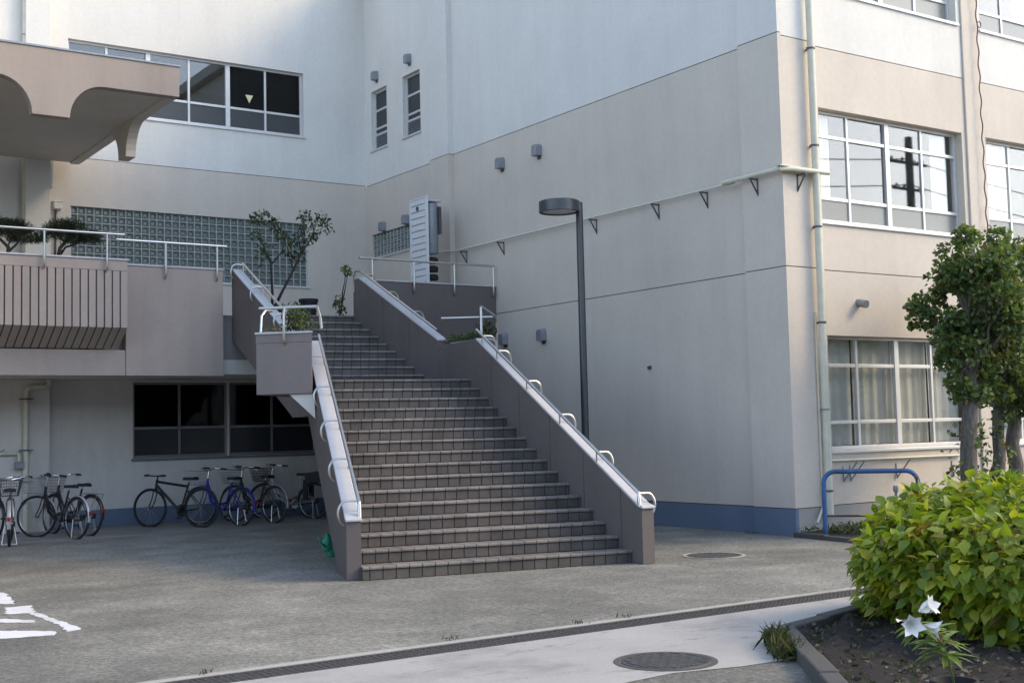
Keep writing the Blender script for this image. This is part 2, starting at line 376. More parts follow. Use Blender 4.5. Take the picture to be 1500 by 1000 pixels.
# drain grates, one metre each
GRATE = plain('dark_iron_grate', (.085, .085, .085), .6, .4, .35, 40)
gp = MB(); LN = .995
gp.box((0, DY0+.006, -.03), (LN, DY0+.026, -.002)).box((0, DY1-.026, -.03), (LN, DY1-.006, -.002))
for k in range(1, 6): y = DY0+.026+(DY1-DY0-.052)*k/6; gp.box((0, y-.008, -.028), (LN, y+.008, -.004))
for k in range(19): x = .004+k*(LN-.03)/18; gp.box((x, DY0+.026, -.028), (x+.016, DY1-.026, -.0055))
g0 = None
for i in range(14):
    X = 1.0+i
    if g0 is None: g0 = gp.build('drain_grate', GRATE); c0 = ORG[g0.name].copy(); g0.location.x += X; gi = g0
    else: gi = dup(g0, None, (c0.x+X, c0.y, c0.z))
    tag(gi, 'dark iron drain grate panel in the channel between asphalt and pale concrete', 'drain grate', 'drain grates along the channel')
# manhole covers
def manhole(px, py, rad, label, dark):
    c = atz(px, py, .004); t = thing('manhole_cover', label, 'manhole cover', c)
    MB().lathe([(rad+.012, 0), (rad+.012, .004), (rad+.055, .004), (rad+.055, 0)], c, 40).build('frame_ring', KERBM if not dark else CONC, t, smooth='auto')
    MB().lathe([(0, .003), (rad-.02, .003), (rad-.02, .006), (rad, .006), (rad+.004, 0)], c, 40).build('lid', GRATE, t)
    s = MB()
    for k in range(-6, 7):
        for q in range(-6, 7):
            x, y = k*rad/6.6, q*rad/6.6
            if math.hypot(x, y) < rad*.86: a = .55*rad/6.6; s.box((c.x+x-a, c.y+y-a*.45 if (k+q) % 2 else c.y+y-a, c.z+.003), (c.x+x+a*(1 if (k+q) % 2 else .45), c.y+y+(a*.45 if (k+q) % 2 else a), c.z+.008))
    s.build('tread_pattern', plain('worn_iron', (.13, .13, .125), .5, .6, .3, 14), t)
manhole(975, 968, .30, 'round iron manhole cover set in the pale concrete path', False)
manhole(1046, 813, .33, 'round manhole cover with pale ring in the asphalt beside the stairs', True)
# painted marking at the left edge
def blob(pts, name='paint_stroke', parent=None, seg=.05, jit=.02):
    P = []
    for i in range(len(pts)):
        a, b = pts[i], pts[(i+1) % len(pts)]; n = max(1, int((b-a).length/seg))
        for k in range(n): p = a.lerp(b, k/n); P.append((p.x+random.uniform(-jit, jit), p.y+random.uniform(-jit, jit), .004))
    return MB().add(P, [tuple(range(len(P)))]).build(name, ROADP, parent)
pk = thing('painted_marking', 'worn white painted marking on the asphalt beside the parked bicycles', 'road marking', atz(30, 905, .004))
for pts in ([(-60, 858), (8, 868), (24, 884), (-60, 884)], [(8, 889), (44, 886), (52, 897), (8, 899)], [(42, 898), (55, 896), (98, 912), (122, 921), (98, 925), (88, 915), (66, 906)], [(-80, 922), (30, 923), (82, 924), (82, 929), (30, 933), (-80, 940)], [(-60, 905), (20, 906), (52, 908), (50, 911), (-60, 911)]):
    blob([atz(x, y, .004) for x, y in pts], 'paint_stroke', pk)

# ================================================================== RIGHT WING
XW, XP, YF, YP = 13.50, 13.40, 12.74, 12.62
ZB, ZG, ZT, ZTOP = .39, 3.86, 7.29, 12.2
rw = thing('school_wing', 'two tone beige and white school wing with blank side wall and sunlit window front', 'building', (15, 13, 0))
def banded(parent, o, u, n, th, W, holes, zb=ZB, zt=ZT, ztop=ZTOP, plinth=PLINTH, z0=0, groove=True):
    """painted bands with recessed joints between them"""
    gp_ = .014
    bands = [(z0, zb-gp_/2, plinth, 'plinth'), (zb+gp_/2, ZG-gp_/2, BEIGE, 'lower_wall'), (ZG+gp_/2, zt-gp_/2, BEIGE, 'middle_wall'), (zt+gp_/2, ztop, WHITE, 'upper_wall')]
    for a, b, mt, nm in bands:
        if b <= a: continue
        wall_grid(o, u, n, th, W, a, b, [h for h in holes if h[2] < b and h[3] > a]).build(nm, mt, parent)
    u3, n3 = Vector(u), Vector(n); P = Vector(o)
    for z in (zb, ZG, zt):
        if z < z0: continue
        segs = [(0, W)]
        for h in holes:
            if h[2] < z < h[3]: segs = [s for (a, b) in segs for s in ((a, h[0]), (h[1], b))]
        for a, b in segs: MB().obox(Vector((P.x, P.y, z-.01))+u3*(a+.002)+n3*.012, u3*(b-a-.004), n3*(th-.03), Vector((0, 0, .02))).build('paint_joint', GROOVE, parent)
# long side wall (normal -X): u runs along +Y
banded(rw, (XW, 13.44, 0), (0, 1, 0), (1, 0, 0), .25, 21.80-13.44, [])
banded(rw, (XP, YP, 0), (0, 1, 0), (1, 0, 0), .06, 13.44-YP, [])
banded(rw, (XP-.02, 21.80, 0), (0, 1, 0), (1, 0, 0), .4, 22.54-21.80, [])
XI = 13.52; sw = [(24.64, 25.38), (23.14, 23.90)]
holes = [(a-22.54, b-22.54, 8.08, 9.44) for a, b in sw]+[(23.70-22.54, 25.44-22.54, 5.60, 6.13)]
banded(rw, (XI, 22.54, 0), (0, 1, 0), (1, 0, 0), .25, 25.70-22.54, holes)
for a, b in sw:
    window(rw, (XI, a, 0), (0, 1, 0), (1, 0, 0), b-a, 8.08, 9.44, [], [8.44, 8.58, 9.0], rec=.09, pane=lambda i, j: FROSTD if j != 0 else GWAY, sill=True, room=0)
    for k in range(6): MB().obox((XI+.075, a+.06, 8.14+k*.05), (.02, 0, -.02), (0, b-a-.12, 0), (.004, 0, .004)).build('louvre_slat', GREYM, rw)
# front facade (normal -Y): pilaster then window bays
def fx(px, py, Y=YF+.12): return aty(px, py, Y).x
banded(rw, (XP+.061, YP, 0), (1, 0, 0), (0, 1, 0), .3, 14.20-XP-.061, [], zt=7.25, plinth=PLING)
front = []
FX0, FX1 = 14.20, 30.0
bays = [(14.30, 17.78), (18.42, 21.9), (22.5, 26.0)]
for a, b in bays:
    for z0, z1 in ((1.19, 2.89), (4.60, 6.32), (8.17, 9.9)): front.append((a-FX0, b-FX0, z0, z1))
banded(rw, (FX0, YF, 0), (1, 0, 0), (0, 1, 0), .25, FX1-FX0, front, zt=7.25, plinth=PLING)
for a in (17.88, 22.0, 26.1): MB().box((a, YF-.035, .40), (a+.44, YF-.001, 11.9)).build('pilaster', BEIGE if a > 18 else BEIGE, rw, bevel=.01)
def bayw(a, b, z0, z1, rows, pane, curtain, room=3.5, cols=None):
    W = b-a; return window(rw, (a, YF, 0), (1, 0, 0), (0, 1, 0), W, z0, z1, cols or [W*.235, W*.50, W*.745], rows, rec=.13, pane=pane, thick=(1,), curtain=curtain, room=room)
for k, (a, b) in enumerate(bays):
    W = b-a
    cu = [(.05, W*.16, 4.7, 6.28), (W*.86, W-.05, 4.7, 6.28)] if k == 0 else [(.05, W*.3, 4.7, 6.28)]
    bayw(a, b, 4.60, 6.32, [4.98, 5.93], lambda i, j: FROST if j == 0 else GLASS, cu)
    bayw(a, b, 1.19, 2.89, [1.60, 2.45], lambda i, j: GLASS, [(.04, W*.24, 1.25, 2.86), (W*.245, W*.5, 1.25, 2.86), (W*.51, W*.75, 1.25, 2.86), (W*.76, W-.04, 1.25, 2.86)], room=2.5)
    bayw(a, b, 8.17, 9.9, [8.55, 9.5], lambda i, j: FROST if j == 0 else GLASS, [(W*.4, W-.05, 8.25, 9.86)])
# roof, rear and hidden sides of the wing
MB().box((XP-.15, YP-.15, ZTOP+.001), (30.2, 31, ZTOP+.3)).build('roof', WHITE, rw)
MB().box((29.999, YF+.251, 0), (30.2, 30.8, ZTOP)).build('end_wall', BEIGE, rw)
# downpipe on the corner pilaster, thin conduit, twisted cable
def pipe(parent, pts, r, mat=PIPE, name='downpipe', n=12): return MB().tube(pts, r, n).build(name, mat, parent, smooth='auto')
dpx = 13.99
dp = pipe(rw, [(dpx, YP-.10, .25), (dpx, YP-.10, 12.0)], .055)
for z in (.62, 1.79, 3.05, 4.45, 5.65, 7.1, 8.6, 10.2):
    MB().lathe([(.062, -.014), (.062, .014)], (dpx, YP-.10, z), 14).box((dpx-.012, YP-.05, z-.012), (dpx+.012, YP+.005, z+.012)).box((dpx-.09, YP-.10, z-.01), (dpx-.05, YP-.085, z+.01)).build('clamp', DARKM if z != 1.79 else GREYM, dp)
cx_ = 14.13
pipe(rw, [(cx_, YP-.035, 5.2), (cx_, YP-.035, 2.2), (14.22, YF-.04, 2.1), (14.22, YF-.04, 1.09), (14.28, YF-.04, 1.04), (17.3, YF-.04, 1.03)], .02, PIPE, 'conduit', 8)
pipe(rw, [(13.7, YP-.12, .18), (13.93, YP-.03, .4), (13.93, YP-.03, 3.2)], .016, PIPE, 'conduit', 8)
cbl = [(18.20+.012*math.sin(k*.9), YF-.10+.012*math.cos(k*.9), 4.2+k*.06) for k in range(130)]
pipe(rw, cbl, .011, plain('brown_cable', (.13, .085, .07), .7), 'twisted_cable', 6)
for z in (4.75, 8.2): pipe(rw, arc((18.26, YF-.10, z), (1, 0, 0), (0, 0, 1), .05, -2.4, 2.4, 10), .01, DARKM, 'cable_hook', 6)
# service pipe along the side wall with brackets
ZQ = 5.23
sp = [(XI-.10, 23.2, 5.28), (XI-.10, 22.62, 5.28), (XP-.12, 22.45, 5.28), (XP-.12, 21.85, 5.27), (XW-.10, 21.65, 5.26), (XW-.10, 13.6, 5.24)]
svp = pipe(rw, sp, .02, PIPE, 'service_pipe', 10)
pipe(rw, [(XP-.10, 13.75, 5.25), (XP-.10, 12.55, 5.25), (13.45, YP-.10, 5.26), (14.22, YP-.14, 5.26)], .036, PIPE, 'service_pipe', 10)
MB().box((XP-.16, 12.50, 5.285), (14.24, YP-.02, 5.30)).build('pipe_shelf', PIPE, rw)
def bracket(p, dirn):
    p, d = Vector(p), Vector(dirn); m = MB(); s = d.cross(Vector((0, 0, 1)))
    for a, b in ((p, p+d*.17), (p+Vector((0, 0, -.24)), p+Vector((0, 0, .02))), (p+d*.15, p+Vector((0, 0, -.22)))):
        m.tube([a, b], .013, 6)
    return m.build('pipe_bracket', DARKM, svp)
for y in (22.9, 21.35, 20.0, 17.1, 15.45, 14.3): bracket((XW-.005 if y < 21.7 else XI-.01, y, 5.21), (-1, 0, 0))
bracket((XP-.005, 13.12, 5.2), (-1, 0, 0)); bracket((13.70, YP-.005, 5.2), (0, -1, 0))
# vent hoods
def hood(parent, c, d=(-1, 0, 0), s=1.0):
    c, d = Vector(c), Vector(d); side = d.cross(Vector((0, 0, 1))); m = MB(); n = 9; vs = []
    prof = []
    for k in range(n): a = math.pi*k/(n-1); prof.append((-math.cos(a)*.085*s, math.sin(a)*.07*s+.06*s))
    prof = [(-.085*s, -.10*s)]+prof+[(.085*s, -.10*s)]
    back = [c+side*x+Vector((0, 0, z)) for x, z in prof]; frontp = [c+d*.13*s+side*x*.92+Vector((0, 0, z*.9-.012*s)) for x, z in prof]
    k = len(prof); m.add(back+frontp, [(i, i+1, i+1+k, i+k) for i in range(k-1)]+[tuple(range(k, 2*k))])
    m.obox(c+side*-.075*s+d*.012+Vector((0, 0, -.10*s)), side*.15*s, d*.1*s, Vector((0, 0, .008)))
    o = m.build('vent_hood', GREYM, parent, smooth='auto')
    MB().obox(c+side*-.055*s+d*.005+Vector((0, 0, -.16*s)), side*.11*s, d*.006, Vector((0, 0, .05*s))).build('drip_flap', DARKM, o)
for px, py, X in ((736, 240, XW), (790, 221, XW), (797, 491, XW), (741, 497, XW), (552, 112, XI), (600, 87, XI), (597, 322, XI), (563, 332, XI)):
    hood(rw, atx(px, py, X), s=1.0 if X == XW else .95)
MB().tube([atx(953, 537, XW)+Vector((.02, 0, 0)), atx(953, 537, XW)+Vector((-.05, 0, -.02))], .028, 10).build('pipe_stub', DARKM, rw)
MB().tube([(15.05, YF+.01, 3.40), (15.05, YF-.16, 3.36)], .06, 16).build('vent_stub', GREYM, rw, smooth='auto')
# pipe supports under the ground floor windows
for x in (14.55, 14.7, 15.75, 17.1): 
    MB().tube([(x, YF, .95), (x, YF-.02, .72)], .012, 6).tube([(x, YF-.02, .74), (x+.10, YF-.2, 1.02)], .012, 6).build('pipe_bracket', GREYM, rw)

# ================================================================== LEFT BLOCK (behind terrace)
YB, YG, YPAR, YRIB = 25.70, 23.40, 20.90, 20.35
ZFL = 3.74
lb = thing('school_main_block', 'pale school block with glass block wall and terrace above the bicycle parking', 'building', (6, 24, 0))
GX0, GX1, GZ0, GZ1 = 6.82, 12.02, 4.91, 6.32
WX0, WX1 = 6.78, 11.97
X0L = -20.0  # left end run on out of view to cut light under the terrace
banded(lb, (X0L, YB, 0), (1, 0, 0), (0, 1, 0), .25, XI-X0L, [(GX0-X0L, GX1-X0L, GZ0, GZ1), (WX0-X0L, WX1-X0L, 8.30, 9.75)], zb=-1, zt=7.31, z0=ZFL-.2)
W3 = WX1-WX0
lw = window(lb, (WX0, YB, 0), (1, 0, 0), (0, 1, 0), W3, 8.30, 9.75, [fx(158, 75, YB)-WX0, fx(219, 85, YB)-WX0, fx(279, 95, YB)-WX0, fx(336, 105, YB)-WX0, fx(391, 115, YB)-WX0], [8.78], rec=.10, thick=(1, 3), pane=lambda i, j: (GWAY if j == 0 else (GLASS if i < 4 else DGLASS)), room=4)
tp = aty(365, 145, YB+.115); MB().prism([tp+Vector((-.09, 0, .08)), tp+Vector((.09, 0, .08)), tp+Vector((0, 0, -.10))], (0, -.004, 0)).build('triangle_sticker', plain('yellow_sticker', (.75, .72, .42), .5), lw)
for px in (302, 376):
    b = aty(px, 176, YB+.32); MB().lathe([(.05, -.12), (.055, 0), (.05, .06), (.02, .10), (.018, .15), (.0, .155)], b, 12).build('bottle_on_sill', colr('clear_bottle', (.4, .43, .43), .2), lw, smooth=True)
# glass block wall
def blocks(parent, o, u, n, W, z0, z1, nc, nr):
    o, u, n = Vector(o), Vector(u), Vector(n); pw, ph = W/nc, (z1-z0)/nr; J = .012
    fr = MB().obox(Vector((o.x, o.y, z0))+n*.10, u*W, n*.02, Vector((0, 0, z1-z0)))
    for i in range(1, nc): fr.obox(Vector((o.x, o.y, z0))+u*(i*pw-J/2)+n*.035, u*J, n*.065, Vector((0, 0, z1-z0)))
    for j in range(1, nr): fr.obox(Vector((o.x, o.y, z0+j*ph-J/2))+n*.0365, u*W, n*.0635, Vector((0, 0, J)))
    t = .03
    fr.obox(Vector((o.x, o.y, z0))+n*.02, u*t, n*.08, Vector((0, 0, z1-z0))); fr.obox(Vector((o.x, o.y, z0))+u*(W-t)+n*.02, u*t, n*.08, Vector((0, 0, z1-z0)))
    fo = fr.build('glass_block_grid', plain('pale_block_mortar', (.50, .51, .50), .7), parent)
    MB().obox(Vector((o.x, o.y, z0-.05))-u*.05-n*.03, u*(W+.1), n*.10, Vector((0, 0, .048))).build('sill', ALU, fo, bevel=.006)
    a, b = pw/2-J/2-.001, ph/2-J/2-.001; k = .72; D = .018
    # moulded pillow face with a sunken centre
    vs = [(-a, 0, -b), (a, 0, -b), (a, 0, b), (-a, 0, b), (-a*k, -D, -b*k), (a*k, -D, -b*k), (a*k, -D, b*k), (-a*k, -D, b*k), (-a*.4, D*.8, -b*.4), (a*.4, D*.8, -b*.4), (a*.4, D*.8, b*.4), (-a*.4, D*.8, b*.4), (-a, .05, -b), (a, .05, -b), (a, .05, b), (-a, .05, b)]
    fs = [(0, 1, 5, 4), (1, 2, 6, 5), (2, 3, 7, 6), (3, 0, 4, 7), (4, 5, 9, 8), (5, 6, 10, 9), (6, 7, 11, 10), (7, 4, 8, 11), (8, 9, 10, 11), (12, 13, 1, 0), (13, 14, 2, 1), (14, 15, 3, 2), (15, 12, 0, 3)]
    me = bpy.data.meshes.new('glass_block'); me.from_pydata([tuple(u*x+n*y+Vector((0, 0, z))) for x, y, z in vs], [], fs); me.materials.append(BLOCK); me.validate(); me.update()
    for i in range(nc):
        for j in range(nr):
            put('glass_block', me, Vector((o.x, o.y, z0+(j+.5)*ph))+u*((i+.5)*pw)+n*.05, fo)
blocks(lb, (GX0, YB, 0), (1, 0, 0), (0, 1, 0), GX1-GX0, GZ0, GZ1, 32, 9)
blocks(rw, (XI, 23.70, 0), (0, 1, 0), (1, 0, 0), 1.74, 5.60, 6.13, 11, 4)
# projecting column strip with downpipe, wall lamp and meter box
cxa, cxb = aty(37, 250, 25.35).x, aty(74, 250, 25.35).x
MB().box((cxa, 25.35, ZFL), (cxb, YB-.002, ZTOP)).build('column', WHITE, lb, bevel=.01)
MB().box((X0L, 25.55, ZFL), (cxa-.002, YB-.003, ZTOP)).build('recessed_wall', WHITE, lb)
pp = aty(36, 250, 25.42).x; d2 = pipe(lb, [(pp, 25.43, ZFL), (pp, 25.43, 12)], .05)
for z in (4.6, 5.9, 7.9, 9.6): MB().lathe([(.057, -.013), (.057, .013)], (pp, 25.43, z), 14).box((pp-.01, 25.44, z-.01), (pp+.01, 25.56, z+.01)).build('clamp', GREYM, d2)
lx = cxb+.10
mbp = aty(83, 302, YB); bx = MB().box((mbp.x-.085, YB-.13, mbp.z-.075), (mbp.x+.085, YB-.001, mbp.z+.075)).build('meter_box', WHITE, lb, bevel=.015)
MB().box((mbp.x-.10, YB-.14, mbp.z+.071), (mbp.x+.10, YB-.002, mbp.z+.085)).build('lid', ALU, bx); MB().tube([(mbp.x-.03, YB-.03, mbp.z-.07), (mbp.x-.03, YB-.03, ZFL)], .02, 8).build('conduit', DARKM, bx)
lpos = aty(76, 250, YB-.1); tl = MB().tube([(lpos.x, YB-.11, lpos.z-.32), (lpos.x, YB-.11, lpos.z+.32)], .035, 10).build('tube_light', plain('opal_lamp_cover', (.80, .76, .66), .4), lb, smooth='auto')
MB().box((lpos.x-.03, YB-.08, lpos.z-.34), (lpos.x+.03, YB-.001, lpos.z+.34)).build('backplate', ALU, tl)
MB().box((X0L, YB+.001, ZTOP+.001), (XP-.151, 31, ZTOP+.3)).build('roof', WHITE, lb)
# terrace floor, ground floor wall, soffit
MB().box((X0L, YPAR+.201, 2.96), (XW-.002, YB-.002, ZFL)).build('terrace_floor', STRIPM, lb)
MB().box((X0L, YPAR+.201, 2.70), (XW-.003, YG+.3, 2.955)).build('soffit', GFW, lb)
gw = [(7.36, 9.21, 1.24, 2.66), (9.24, 11.1, 1.24, 2.66)]
h0 = [(a-X0L, b-X0L, c, d) for a, b, c, d in gw]
wall_grid((X0L, YG, 0), (1, 0, 0), (0, 1, 0), .25, XW-X0L-.01, .335, 2.699, h0).build('ground_floor_wall', GFW, lb)
MB().box((X0L, YG-.012, 0), (XW-.01, YG+.25, .334)).build('plinth', PLINTH, lb)
for q, (a, b, c, d) in enumerate(gw):
    wd = window(lb, (a, YG, 0), (1, 0, 0), (0, 1, 0), b-a, c, d, [(b-a)*.49], [c+.56], rec=.05, frame=SHADED_ALU, pane=lambda i, j: FROSTD if j == 0 else DGLASS, room=3)
cga, cgb = X0L, aty(73, 670, 23.2).x
MB().box((cga, 23.2, .004), (cgb, YG-.014, 2.698)).build('column', GFW, lb, bevel=.01)
dq = aty(38, 670, 23.12).x
d3 = pipe(lb, [(aty(72, 562, 23.1).x, 23.12, 2.69), (aty(72, 562, 23.1).x, 23.12, 2.60), (aty(66, 566, 23.1).x, 23.12, 2.56), (dq+.10, 23.12, 2.555), (dq+.03, 23.12, 2.53), (dq, 23.12, 2.45), (dq, 23.12, .02)], .05)
for z in (.9, 1.45, 2.35): MB().lathe([(.058, -.014), (.058, .014)], (dq, 23.12, z), 14).box((dq-.12, 23.11, z-.01), (dq+.12, 23.13, z+.01)).build('clamp', DARKM, d3)
tz = 1.40; tpx = aty(26, 672, 23.1).x
tpo = MB().tube([(tpx-1.2, 23.13, tz), (tpx, 23.13, tz), (tpx+.02, 23.10, tz-.02), (tpx+.02, 23.08, tz-.14)], .03, 10).build('water_pipe', PIPE, lb, smooth='auto')
MB().box((tpx-.04, 23.05, tz-.26), (tpx+.09, 23.17, tz-.15)).tube([(tpx-.3, 23.12, tz+.03), (tpx-.22, 23.08, tz+.07)], .012, 6).build('tap_valve', GREYM, tpo)

# parapet of the terrace: beam with seams, right part, ribbed planter
PX1 = 8.16
seam = aty(184, 500, YPAR).x
par = thing('terrace_parapet', 'taupe concrete terrace parapet over the bicycle parking', 'parapet', ((X0L+PX1)/2, YPAR, 2.65))
for a, b in ((X0L, seam-.004), (seam+.004, PX1)):
    zt = 3.08 if b < PX1 else 4.50
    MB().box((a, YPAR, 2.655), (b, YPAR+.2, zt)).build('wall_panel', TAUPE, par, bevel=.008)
MB().box((seam+.006, YPAR-.02, 4.503), (PX1, YPAR+.22, 4.53)).build('coping', CAP, par, bevel=.005)
MB().box((seam-.1, YPAR+.03, 2.66), (seam+.1, YPAR+.19, 3.07)).build('core', GROOVE, par)
rp = thing('ribbed_planter', 'taupe ribbed concrete planter box overhanging the terrace edge', 'planter', (4, YRIB, 3.1))
RX1 = aty(186.7, 430, YRIB).x
MB().prism([(X0L, YRIB+.03, 4.50), (X0L, YRIB+.03, 3.42), (X0L, YPAR-.004, 3.11), (X0L, YPAR-.004, 4.50)], (RX1-.03-X0L, 0, 0)).build('planter_body', plain('rib_groove', (.10, .085, .08), .9), rp)
MB().box((X0L, YRIB, 4.33), (RX1, YRIB+.12, 4.50)).build('rim', TAUPE, rp, bevel=.006)
MB().box((X0L, YRIB-.02, 4.502), (RX1+.02, YRIB+.18, 4.528)).build('coping', CAP, rp, bevel=.005)
MB().box((RX1-.10, YRIB+.121, 3.45), (RX1, YPAR-.005, 4.50)).build('end_panel', TAUPE, rp)
MB().box((X0L, YRIB+.2, 4.38), (RX1-.11, YPAR-.006, 4.44)).build('soil', SOIL, rp)
pit = .1275; rb = None
for k in range(28):
    x1 = RX1-k*pit
    m = MB().prism([(0, YRIB, 4.328), (0, YRIB, 3.405), (0, YPAR-.008, 3.095), (0, YPAR-.008, 3.135), (0, YRIB+.035, 3.44), (0, YRIB+.035, 4.328)], (pit-.022, 0, 0))
    if rb is None: rb = m.build('rib', TAUPE, rp, bevel=.004); c = ORG[rb.name].copy(); rb.location.x += x1-pit+.022; ORG[rb.name] = c+Vector((x1-pit+.022, 0, 0))
    else: dup(rb, rp, c+Vector((x1-pit+.022, 0, 0)))
MB().box((X0L, YRIB, 3.405), (RX1-28*pit, YRIB+.035, 4.328)).build('rib_wall', TAUPE, rp)

# railings with hooked posts
def railing(label, a, b, zr, posts, ny=-1, zpar=4.5, name='handrail', group=None):
    """rail from a to b (plan), posts at fractions: upright outside the wall face then hooked into it"""
    a, b = Vector((*a, zr)), Vector((*b, zr)); t = thing(name, label, 'railing', ((a.x+b.x)/2, (a.y+b.y)/2, zpar), group)
    u = (b-a).normalized(); n = Vector((-u.y, u.x, 0))
    MB().tube([a, b], .022, 10).build('rail', STEEL, t, smooth='auto')
    for f in posts:
        p = a.lerp(b, f); q = [p+Vector((0, 0, -.015)), Vector((p.x, p.y, zpar+.0)), Vector((p.x, p.y, zpar-.10))]+[Vector((p.x, p.y, zpar-.10))+n*(.10*(1-math.cos(k*math.pi/10)))+Vector((0, 0, -.10*math.sin(k*math.pi/10))) for k in range(1, 6)]
        MB().tube(q, .019, 8).build('post', STEEL, t, smooth='auto')
    return t
yr = YRIB-.06
ra, rbb = aty(-120, 325, yr), aty(182, 344, yr)
def frac(px, py, Y, a, b): return (aty(px, py, Y).x-a.x)/(b.x-a.x)
railing('steel handrail above the ribbed planter with low pines', (ra.x, yr), (rbb.x, yr), aty(182, 344, yr).z, [frac(-27, 330, yr, ra, rbb), frac(65, 335, yr, ra, rbb), frac(157, 342, yr, ra, rbb)])
yr2 = YPAR-.06; ra, rbb = aty(170, 349, yr2), aty(332, 363, yr2)
railing('short steel handrail above the plain taupe parapet by the stair head', (ra.x, yr2), (rbb.x, yr2), aty(250, 356, yr2).z, [frac(243, 355, yr2, ra, rbb), frac(318, 362, yr2, ra, rbb)])

# canopy over the terrace
cn_ = thing('entrance_canopy', 'taupe concrete canopy with scalloped arched fascia over the terrace', 'canopy', (3, 22.5, 7.1))
CY0, CX1, CZ0, CZ1 = 19.5, 6.90, 7.09, 7.56
MB().box((X0L, CY0+.181, CZ0+.03), (CX1-.181, 25.34, CZ1)).build('slab', BEIGE, cn_)
def legprof(c, zl, w, r):
    """half profile of a hanging leg flaring by quarter circles up to the soffit"""
    L_ = [(c-w/2-r+r*math.sin(k*math.pi/16), zl+r*(1-1)+ (r*math.cos(k*math.pi/16))) for k in range(0)]
    pts = []
    for k in range(9): a = k*math.pi/16; pts.append((c+w/2+r-r*math.cos(a), zl+r*math.sin(a)))
    return pts
def fascia(cs, x0, x1, zl, w, r):
    """outline (u,z): straight top, scalloped underside"""
    P = [(x0, CZ1+.02), (x0, CZ0)]
    for c in cs:
        for k in range(9): a = (8-k)*math.pi/16; P.append((c-w/2-r+r*math.cos(a), zl+r*math.sin(a)+ (CZ0-zl-r)*math.sin(a)))
        for k in range(9): a = k*math.pi/16; P.append((c+w/2+r-r*math.cos(a), zl+r*math.sin(a)+(CZ0-zl-r)*math.sin(a)))
    P += [(x1, CZ0), (x1, CZ1+.02)]; return P
cF = [(aty(75, 170, CY0).x)-k*2.05 for k in range(11)][::-1]
MB().prism([(x, CY0, z) for x, z in fascia(cF, X0L, CX1, 6.54, .56, .52)], (0, .18, 0)).build('front_fascia', TAUPE, cn_, bevel=.006)
MB().box((X0L, CY0-.02, CZ1+.022), (CX1+.02, CY0+.2, CZ1+.05)).build('drip_edge', GREYM, cn_)
MB().prism([(CX1-.18, y, z) for y, z in fascia([21.95], CY0+.182, 25.34, 6.54, .42, .52)], (.18, 0, 0)).build('side_fascia', BEIGE, cn_, bevel=.006)

# ================================================================== STAIRCASE
H_ = .1497; TH = R(12.7); SD = Vector((math.cos(TH), -math.sin(TH), 0)); AX = Vector((math.sin(TH), math.cos(TH), 0))
F0 = Vector((9.6029, 11.6721, 0)); dF = Vector((.0462, .3043, 0)); U0 = Vector((10.4137, 17.8707, 0)); dU = Vector((.0068, .3207, 0))
def RN(i): return F0+dF*(i-1) if i <= 16 else U0+dU*(i-17)
def isect(p, d, a, b):
    """intersection of plan line p+t d with line a-b"""
    e = b-a; den = d.x*e.y-d.y*e.x; t = ((a.x-p.x)*e.y-(a.y-p.y)*e.x)/den; return p+d*t
LA, LB2, LU, LT = Vector((6.30, 12.58, 0)), Vector((8.16, 17.62, 0)), Vector((8.28, 18.35, 0)), Vector((8.38, 21.05, 0))   # outer face line, left
T_ = .16
def inn(a, b):
    e = (b-a).normalized(); n = Vector((e.y, -e.x, 0)); return a+n*T_, b+n*T_
LAi, LBi = inn(LA, LB2); LUi, LTi = inn(LU, LT)
def LN_(i): return isect(RN(i), SD, LAi, LBi) if i <= 16 else isect(RN(i), SD, LUi, LTi)
st = thing('outdoor_staircase', 'wide tiled outdoor staircase in two flights with taupe side walls', 'staircase', (8.5, 14, 0))
PITCH_ = .15; J = .009
treads = MB(); tmesh = {}
def tile_mesh(wd, ht):
    key = (round(wd, 3), round(ht, 3))
    if key not in tmesh:
        m = MB(); b = .003; w2, h2, t2 = wd/2, ht/2, .006
        fr = [(-w2+b, -h2+b), (w2-b, -h2+b), (w2-b, h2-b), (-w2+b, h2-b)]; bk = [(-w2, -h2), (w2, -h2), (w2, h2), (-w2, h2)]
        vs = [SD*x-AX*t2+Vector((0, 0, z)) for x, z in fr]+[SD*x-AX*(t2-.003)+Vector((0, 0, z)) for x, z in bk]+[SD*x+AX*t2+Vector((0, 0, z)) for x, z in bk]
        fs = [(0, 1, 2, 3), (4, 5, 1, 0), (5, 6, 2, 1), (6, 7, 3, 2), (7, 4, 0, 3), (8, 9, 5, 4), (9, 10, 6, 5), (10, 11, 7, 6), (11, 8, 4, 7)]
        me = bpy.data.meshes.new('tile'); me.from_pydata([tuple(v) for v in vs], [], fs); me.materials.append(TILE); me.update(); tmesh[key] = me
    return tmesh[key]
ZUP = Vector((0, 0, 1)); ntile = 0
TOPEND = {16: None, 25: None}
